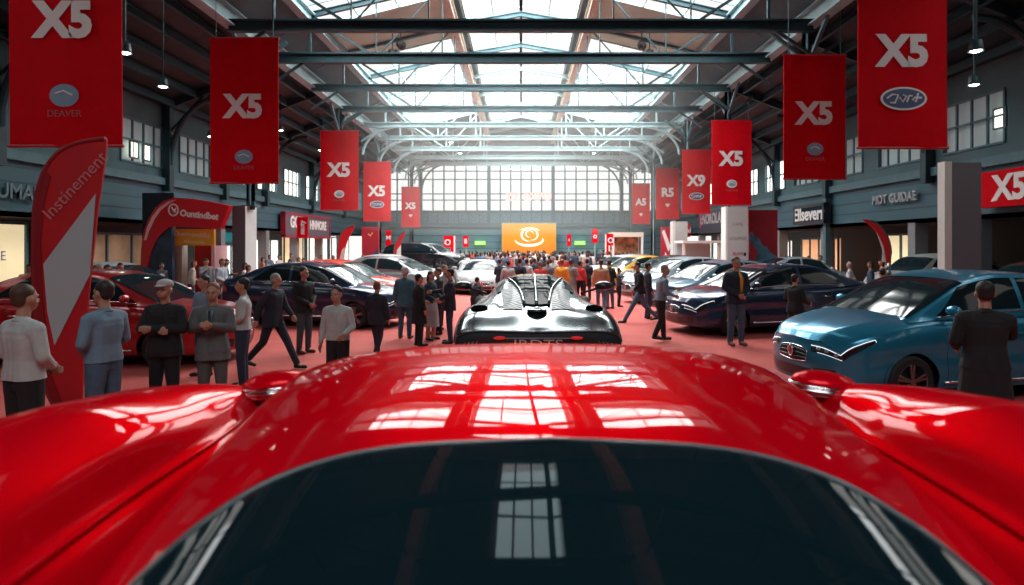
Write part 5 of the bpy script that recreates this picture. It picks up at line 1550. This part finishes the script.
NP('person in a black coat standing right of the man in the teal suit', 419, 13.8, 120, ('bent', 'down'), H=1.60, top='coat', topc=black, legc=black, hair='dark')
NP('woman in a teal top and long grey skirt, left of the silver supercar', 431, 14.7, 60, ('bent', 'low'), H=1.62, topc=C('dark_teal', (.02, .05, .07)), legc=lgrey, hair='brown', woman=True, skirt=lgrey)
NP('person in a dark jacket facing left in the middle of the standing group', 438, 15.6, -60, 'low', H=1.66, top='jacket', topc=dgrey, legc=navy, hair='brown')
NP('man in a dark navy suit nearest the silver supercar, facing the group on the left', 450, 14.2, -85, ('bent', 'reach'), H=1.70, top='suit', topc=navy, legc=C('blue_trousers', (.025, .05, .09)), hair='dark', inner=white, bulk=1.2)
NP('person in a pale shirt between the skirted woman and the navy suited man', 445, 16.6, 30, 'low', H=1.7, topc=lgrey, legc=black, hair='ginger')
NP('short stooping person in dark grey in the aisle before the white sports car', 475, 17.4, 150, ('bent', 'bent'), H=1.35, topc=dgrey, legc=dgrey, hair='dark', lean=.2)
NP('man in blue grey shirt and black trousers leaning towards the right navy car nose', 660, 14.5, 100, ('reach', 'bent'), H=1.78, topc=C('blue_grey', (.17, .22, .28)), legc=black, hair='grey', lean=.16, stride=.18)
NP('person in a black top and blue jeans striding left behind the grey shirted man', 640, 18.0, -80, ('swingf', 'swingb'), H=1.75, stride=.7, top='jacket', topc=black, legc=denim, hair='dark', lean=.12)
NP('person in dark clothes right behind the striding person in blue jeans', 648, 18.9, 95, 'down', H=1.7, topc=navy, legc=C('dark_denim2', (.03, .05, .09)), hair='dark')
NP('man in dark blazer with an amber scarf, at the right navy car', 736, 13.9, 8, 'low', H=1.97, top='jacket', topc=navy, legc=C('blue_jeans', (.05, .085, .13)), hair='brown', inner=None, scarf=yel, shoe=SHOEB, bulk=1.1, vox=.012)
NP('man in black standing at the door of the light blue sedan on the right', 985, 6.6, 150, ('bent', 'reach'), H=1.85, top='coat', topc=black, legc=black, hair='dark', bulk=1.3, vox=.012)
NP('dark clothed person leaning at the side of the navy sedan on the right', 795, 13.6, 120, ('bent', 'bent'), H=1.60, top='jacket', topc=black, legc=dgrey, hair='dark')
NP('person in a tan coat and jeans walking away right of the silver supercar', 601, 21.0, 175, 'down', H=1.75, top='jacket', topc=tan, legc=denim, hair='brown', stride=.2)
NP('person in a black jacket and blue jeans beside the person in tan', 610, 21.8, -150, 'bent', H=1.72, top='jacket', topc=black, legc=denim, hair='dark', lean=.08)
NP('thin person in black standing before the yellow car', 619, 22.6, 90, 'low', H=1.4, top='shirt', topc=dgrey, legc=black, hair='dark')
NP('person in dark clothes in front of the white suv on the right', 882, 16.5, 170, 'low', H=1.62, top='jacket', topc=navy, legc=navy, hair='dark')
NP('person in brown beside the dark clothed one in front of the white suv', 889, 16.9, 140, 'down', H=1.5, top='jacket', topc=brown, legc=black, hair='brown')
# front row of the crowd behind the supercar
rows_ = [(508, 22.5, 'wrapped in a white and brown shawl', lgrey, brown, 'coat', 'dark'), (520, 23, 'in a dark blue jacket', navy, denim, 'jacket', 'dark'),
 (527, 24, 'in a white t-shirt seen from behind', white, denim, 'shirt', 'dark'), (540, 22.8, 'in a long red robe', red, red, 'coat', 'ginger'),
 (548, 24.5, 'in a grey jacket with pale trousers', grey, lgrey, 'jacket', 'brown'), (553, 26, 'in a pale grey shirt', lgrey, grey, 'shirt', 'grey'),
 (562, 22.6, 'in a long yellow robe with an orange headscarf', yel, yel, 'coat', 'ginger'), (571, 23, 'in a long grey coat', C('mid_grey', (.2,.2,.22)), grey, 'coat', 'brown'),
 (580, 24, 'in a red shirt and black trousers', red, black, 'shirt', 'dark'), (587, 24.8, 'in a navy shirt, rightmost of the front row of the crowd', navy, navy, 'shirt', 'dark'),
 (500, 25, 'in a dark suit, leftmost of the front row of the crowd', navy, navy, 'suit', 'dark'), (534, 25.5, 'in a navy jacket right of the white t-shirt', navy, black, 'jacket', 'brown')]
for px, Y, lab, a, b_, tp, hr in rows_:
    NP('person ' + lab + ', front row of the crowd' if 'front row' not in lab else 'person ' + lab, px, Y, random.choice([150, 180, 200, 170]), random.choice(['down', 'low', 'bent']), H=random.uniform(1.62, 1.78), top=tp, topc=a, legc=b_, hair=hr, vox=.022, group='front row of the crowd')

# ---------------------------------------------------------------- the crowd
def crowd_mesh(i):
    J = skeleton([('down', 'down'), ('low', 'low'), ('bent', 'down'), ('down', 'phone'), ('chest', 'bent'), ('cross', 'cross')][i % 6], lean=[0, .04, .1, 0, .06, 0][i % 6], stride=[0, .25, 0, .4, 0, 0][i % 6])
    b = MB(); hd = J['head']; nk = J['neck']
    b.ell(hd + Vector((0, .01, .01)), (.085, .10, .125), 6)
    capsule(b, nk - Vector((0, 0, .05)), hd, .06, .055, 6)
    for dx in (-1, 1): capsule(b, J['chest'] + Vector((dx*.06, 0, .03)), Vector((dx*.06, 0, .92)), .115, .12, 8)
    capsule(b, J['shL'], J['shR'], .075, .075, 8)
    for q in ('L', 'R'):
        capsule(b, J['sh'+q], J['el'+q], .068, .055, 6); capsule(b, J['el'+q], J['wr'+q], .052, .04, 6)
        capsule(b, J['wr'+q], J['wr'+q] + (J['wr'+q]-J['el'+q]).normalized()*.12, .035, .03, 6)
        capsule(b, J['hip'+q], J['kn'+q], .105, .072, 8); capsule(b, J['kn'+q], J['an'+q], .072, .055, 6)
        capsule(b, J['an'+q] + Vector((0, .02, -.02)), J['an'+q] + Vector((0, -.15, -.04)), .05, .038, 6)
    o = remesh(b, 'person', [], None, .032, 1)
    me = o.data
    def rnd(name, cols):
        if name in MATS: return MATS[name]
        m = bpy.data.materials.new(name); m.use_nodes = True; nt = m.node_tree
        oi = nt.nodes.new('ShaderNodeObjectInfo'); r = nt.nodes.new('ShaderNodeValToRGB'); r.color_ramp.interpolation = 'CONSTANT'
        while len(r.color_ramp.elements) < len(cols): r.color_ramp.elements.new(.5)
        for k_, c_ in enumerate(cols): r.color_ramp.elements[k_].position = k_/len(cols); r.color_ramp.elements[k_].color = (*c_, 1)
        src = oi.outputs['Random']
        if name != 'crowd_tops':
            mu = nt.nodes.new('ShaderNodeMath'); mu.operation = 'MULTIPLY'; mu.inputs[1].default_value = 7.3 if name == 'crowd_hair' else 13.7
            fr = nt.nodes.new('ShaderNodeMath'); fr.operation = 'FRACT'; nt.links.new(src, mu.inputs[0]); nt.links.new(mu.outputs[0], fr.inputs[0]); src = fr.outputs[0]
        nt.links.new(src, r.inputs[0]); nt.links.new(r.outputs[0], nt.nodes['Principled BSDF'].inputs['Base Color']); nt.nodes['Principled BSDF'].inputs['Roughness'].default_value = .85
        MATS[name] = m; return m
    for m in (rnd('crowd_tops', [(.02,.03,.05), (.45,.46,.47), (.06,.10,.16), (.02,.02,.022), (.30,.22,.18), (.4,.03,.03), (.12,.13,.15), (.55,.50,.45), (.03,.05,.09), (.28,.32,.38), (.5,.2,.12), (.05,.05,.06)]),
              rnd('crowd_legs', [(.02,.03,.06), (.012,.012,.014), (.06,.09,.14), (.10,.09,.08)]), SKIN,
              rnd('crowd_hair', [(.014,.010,.009), (.03,.018,.012), (.09,.05,.03), (.015,.012,.01), (.3,.28,.26)]), SHOE):
        me.materials.append(m)
    idx = []
    for p in me.polygons:
        c = p.center
        if c.z < .10: i_ = 4
        elif c.z < .95 and abs(c.x) < .2 and c.z < .94: i_ = 1
        elif (c - hd).length < .16:
            i_ = 3 if (c.z > hd.z + .05 or c.y > hd.y + .03) else 2
        elif c.z > nk.z + .03: i_ = 2
        else:
            i_ = 0
            for q in ('L', 'R'):
                if (c - J['wr'+q]).dot((J['wr'+q]-J['el'+q]).normalized()) > .0 and (c - J['wr'+q]).length < .2: i_ = 2
        idx.append(i_)
    me.polygons.foreach_set('material_index', idx)
    me.update()
    COL.objects.unlink(o)
    return o
protos = [crowd_mesh(i) for i in range(6)]
rc = random.Random(11)
def put(x, y, fac, label, group, hmin=1.6, hmax=1.82, z=0):
    o = rc.choice(protos).copy(); COL.objects.link(o)
    k = rc.uniform(hmin, hmax)/1.75; o.scale = (k*1.03, k*1.03, k); o.location = (x, y, z); o.rotation_euler = (0, 0, math.radians(fac + rc.uniform(-40, 40)))
    tag(o, label, 'person', group)
taken = []
def in_car(x, y):
    for cx, cy, h, L, W_ in FOOT:
        dx, dy = x-cx, y-cy
        u = dx*math.cos(h) + dy*math.sin(h); v = -dx*math.sin(h) + dy*math.cos(h)
        if -W_/2-.4 < u < W_/2+.4 and -.4 < v < L+.4: return True
    return False
def free(x, y, d=.55): return not in_car(x, y) and all((x-a)**2 + (y-b)**2 > d*d for a, b in taken)
taken += [(o.location.x, o.location.y) for o in COL.objects if o.parent is None and (o.get('category') in ('person', 'flag', 'column', 'board', 'pillar', 'sign', 'stall') or (o.get('category') == 'banner' and o.location.z < .1))]
cnt = 0; tries = 0
while cnt < 205 and tries < 9000:
    tries += 1
    y = 27 + 30*rc.random()**.85; 
    hw = 1.4 + (y-27)*.24
    x = rc.uniform(-hw*.85, hw*1.05) + .2
    if -4.6 < x < 0.1 and y < 34.5: continue
    if 2.2 < x and y < 41.5: continue
    if x < -5 and y < 40: continue
    if not free(x, y, .6): continue
    taken.append((x, y)); cnt += 1
    put(x, y, 180, 'small figure in the dense crowd filling the hall before the orange billboard', 'dense crowd before the orange billboard')
def cluster(n, x0, x1, y0, y1, label, group, fac=90):
    k = 0; tr = 0
    while k < n and tr < 500:
        tr += 1
        x, y = rc.uniform(x0, x1), rc.uniform(y0, y1)
        if not free(x, y, .62): continue
        taken.append((x, y)); k += 1; put(x, y, fac, label, group)
cluster(14, -13.6, -11.0, 16.0, 19.0, 'visitor standing between the red sedan and the shop fronts, left of the red arch', 'visitors left of the red arch')
cluster(16, -12.5, -8.8, 19.8, 21.2, 'visitor standing in front of the red booth under the arch', 'visitors before the red booth')
cluster(12, -13.8, -9.0, 27.0, 33.0, 'visitor standing before the white lit shop window beside the grey pillar', 'visitors before the white shop window')
cluster(10, -9.6, -8.0, 37.2, 39.5, 'visitor standing near the red and navy mural panel', 'visitors near the mural panel')
cluster(12, -8.6, -6.2, 30.6, 32.5, 'visitor standing in front of the grey display stand', 'visitors before the display stand')
cluster(9, 12.2, 14.3, 26, 31, 'visitor before the orange lit shop on the right', 'visitors before the orange lit shop', -90)
cluster(7, 10.9, 12.3, 19.0, 21.0, 'visitor near the white suv on the right', 'visitors near the white suv', -90)
cluster(6, 14.0, 15.0, 17.5, 19.3, 'visitor at the blue glass shop door on the far right', 'visitors at the blue glass door', -90)
cluster(10, 6.2, 8.0, 41.5, 46, 'visitor near the small red arch on the far right', 'visitors near the far right arch', 180)
# ---------------------------------------------------------------- light haze in the hall air
hz = bpy.data.materials.new('hall_haze'); hz.use_nodes = True
nt = hz.node_tree; nt.nodes.clear()
oo = nt.nodes.new('ShaderNodeOutputMaterial'); vs_ = nt.nodes.new('ShaderNodeVolumeScatter')
vs_.inputs['Color'].default_value = (1.0, .97, .93, 1); vs_.inputs['Density'].default_value = .0065; vs_.inputs['Anisotropy'].default_value = .35
nt.links.new(vs_.outputs[0], oo.inputs['Volume'])
o = MB().box((-8.1, 25, 3.0), (8.1, 59.4, 11.0)).build('haze', hz)
o['kind'] = 'stuff'; o['label'] = 'thin bright haze hanging in the air of the hall'; o['category'] = 'haze'
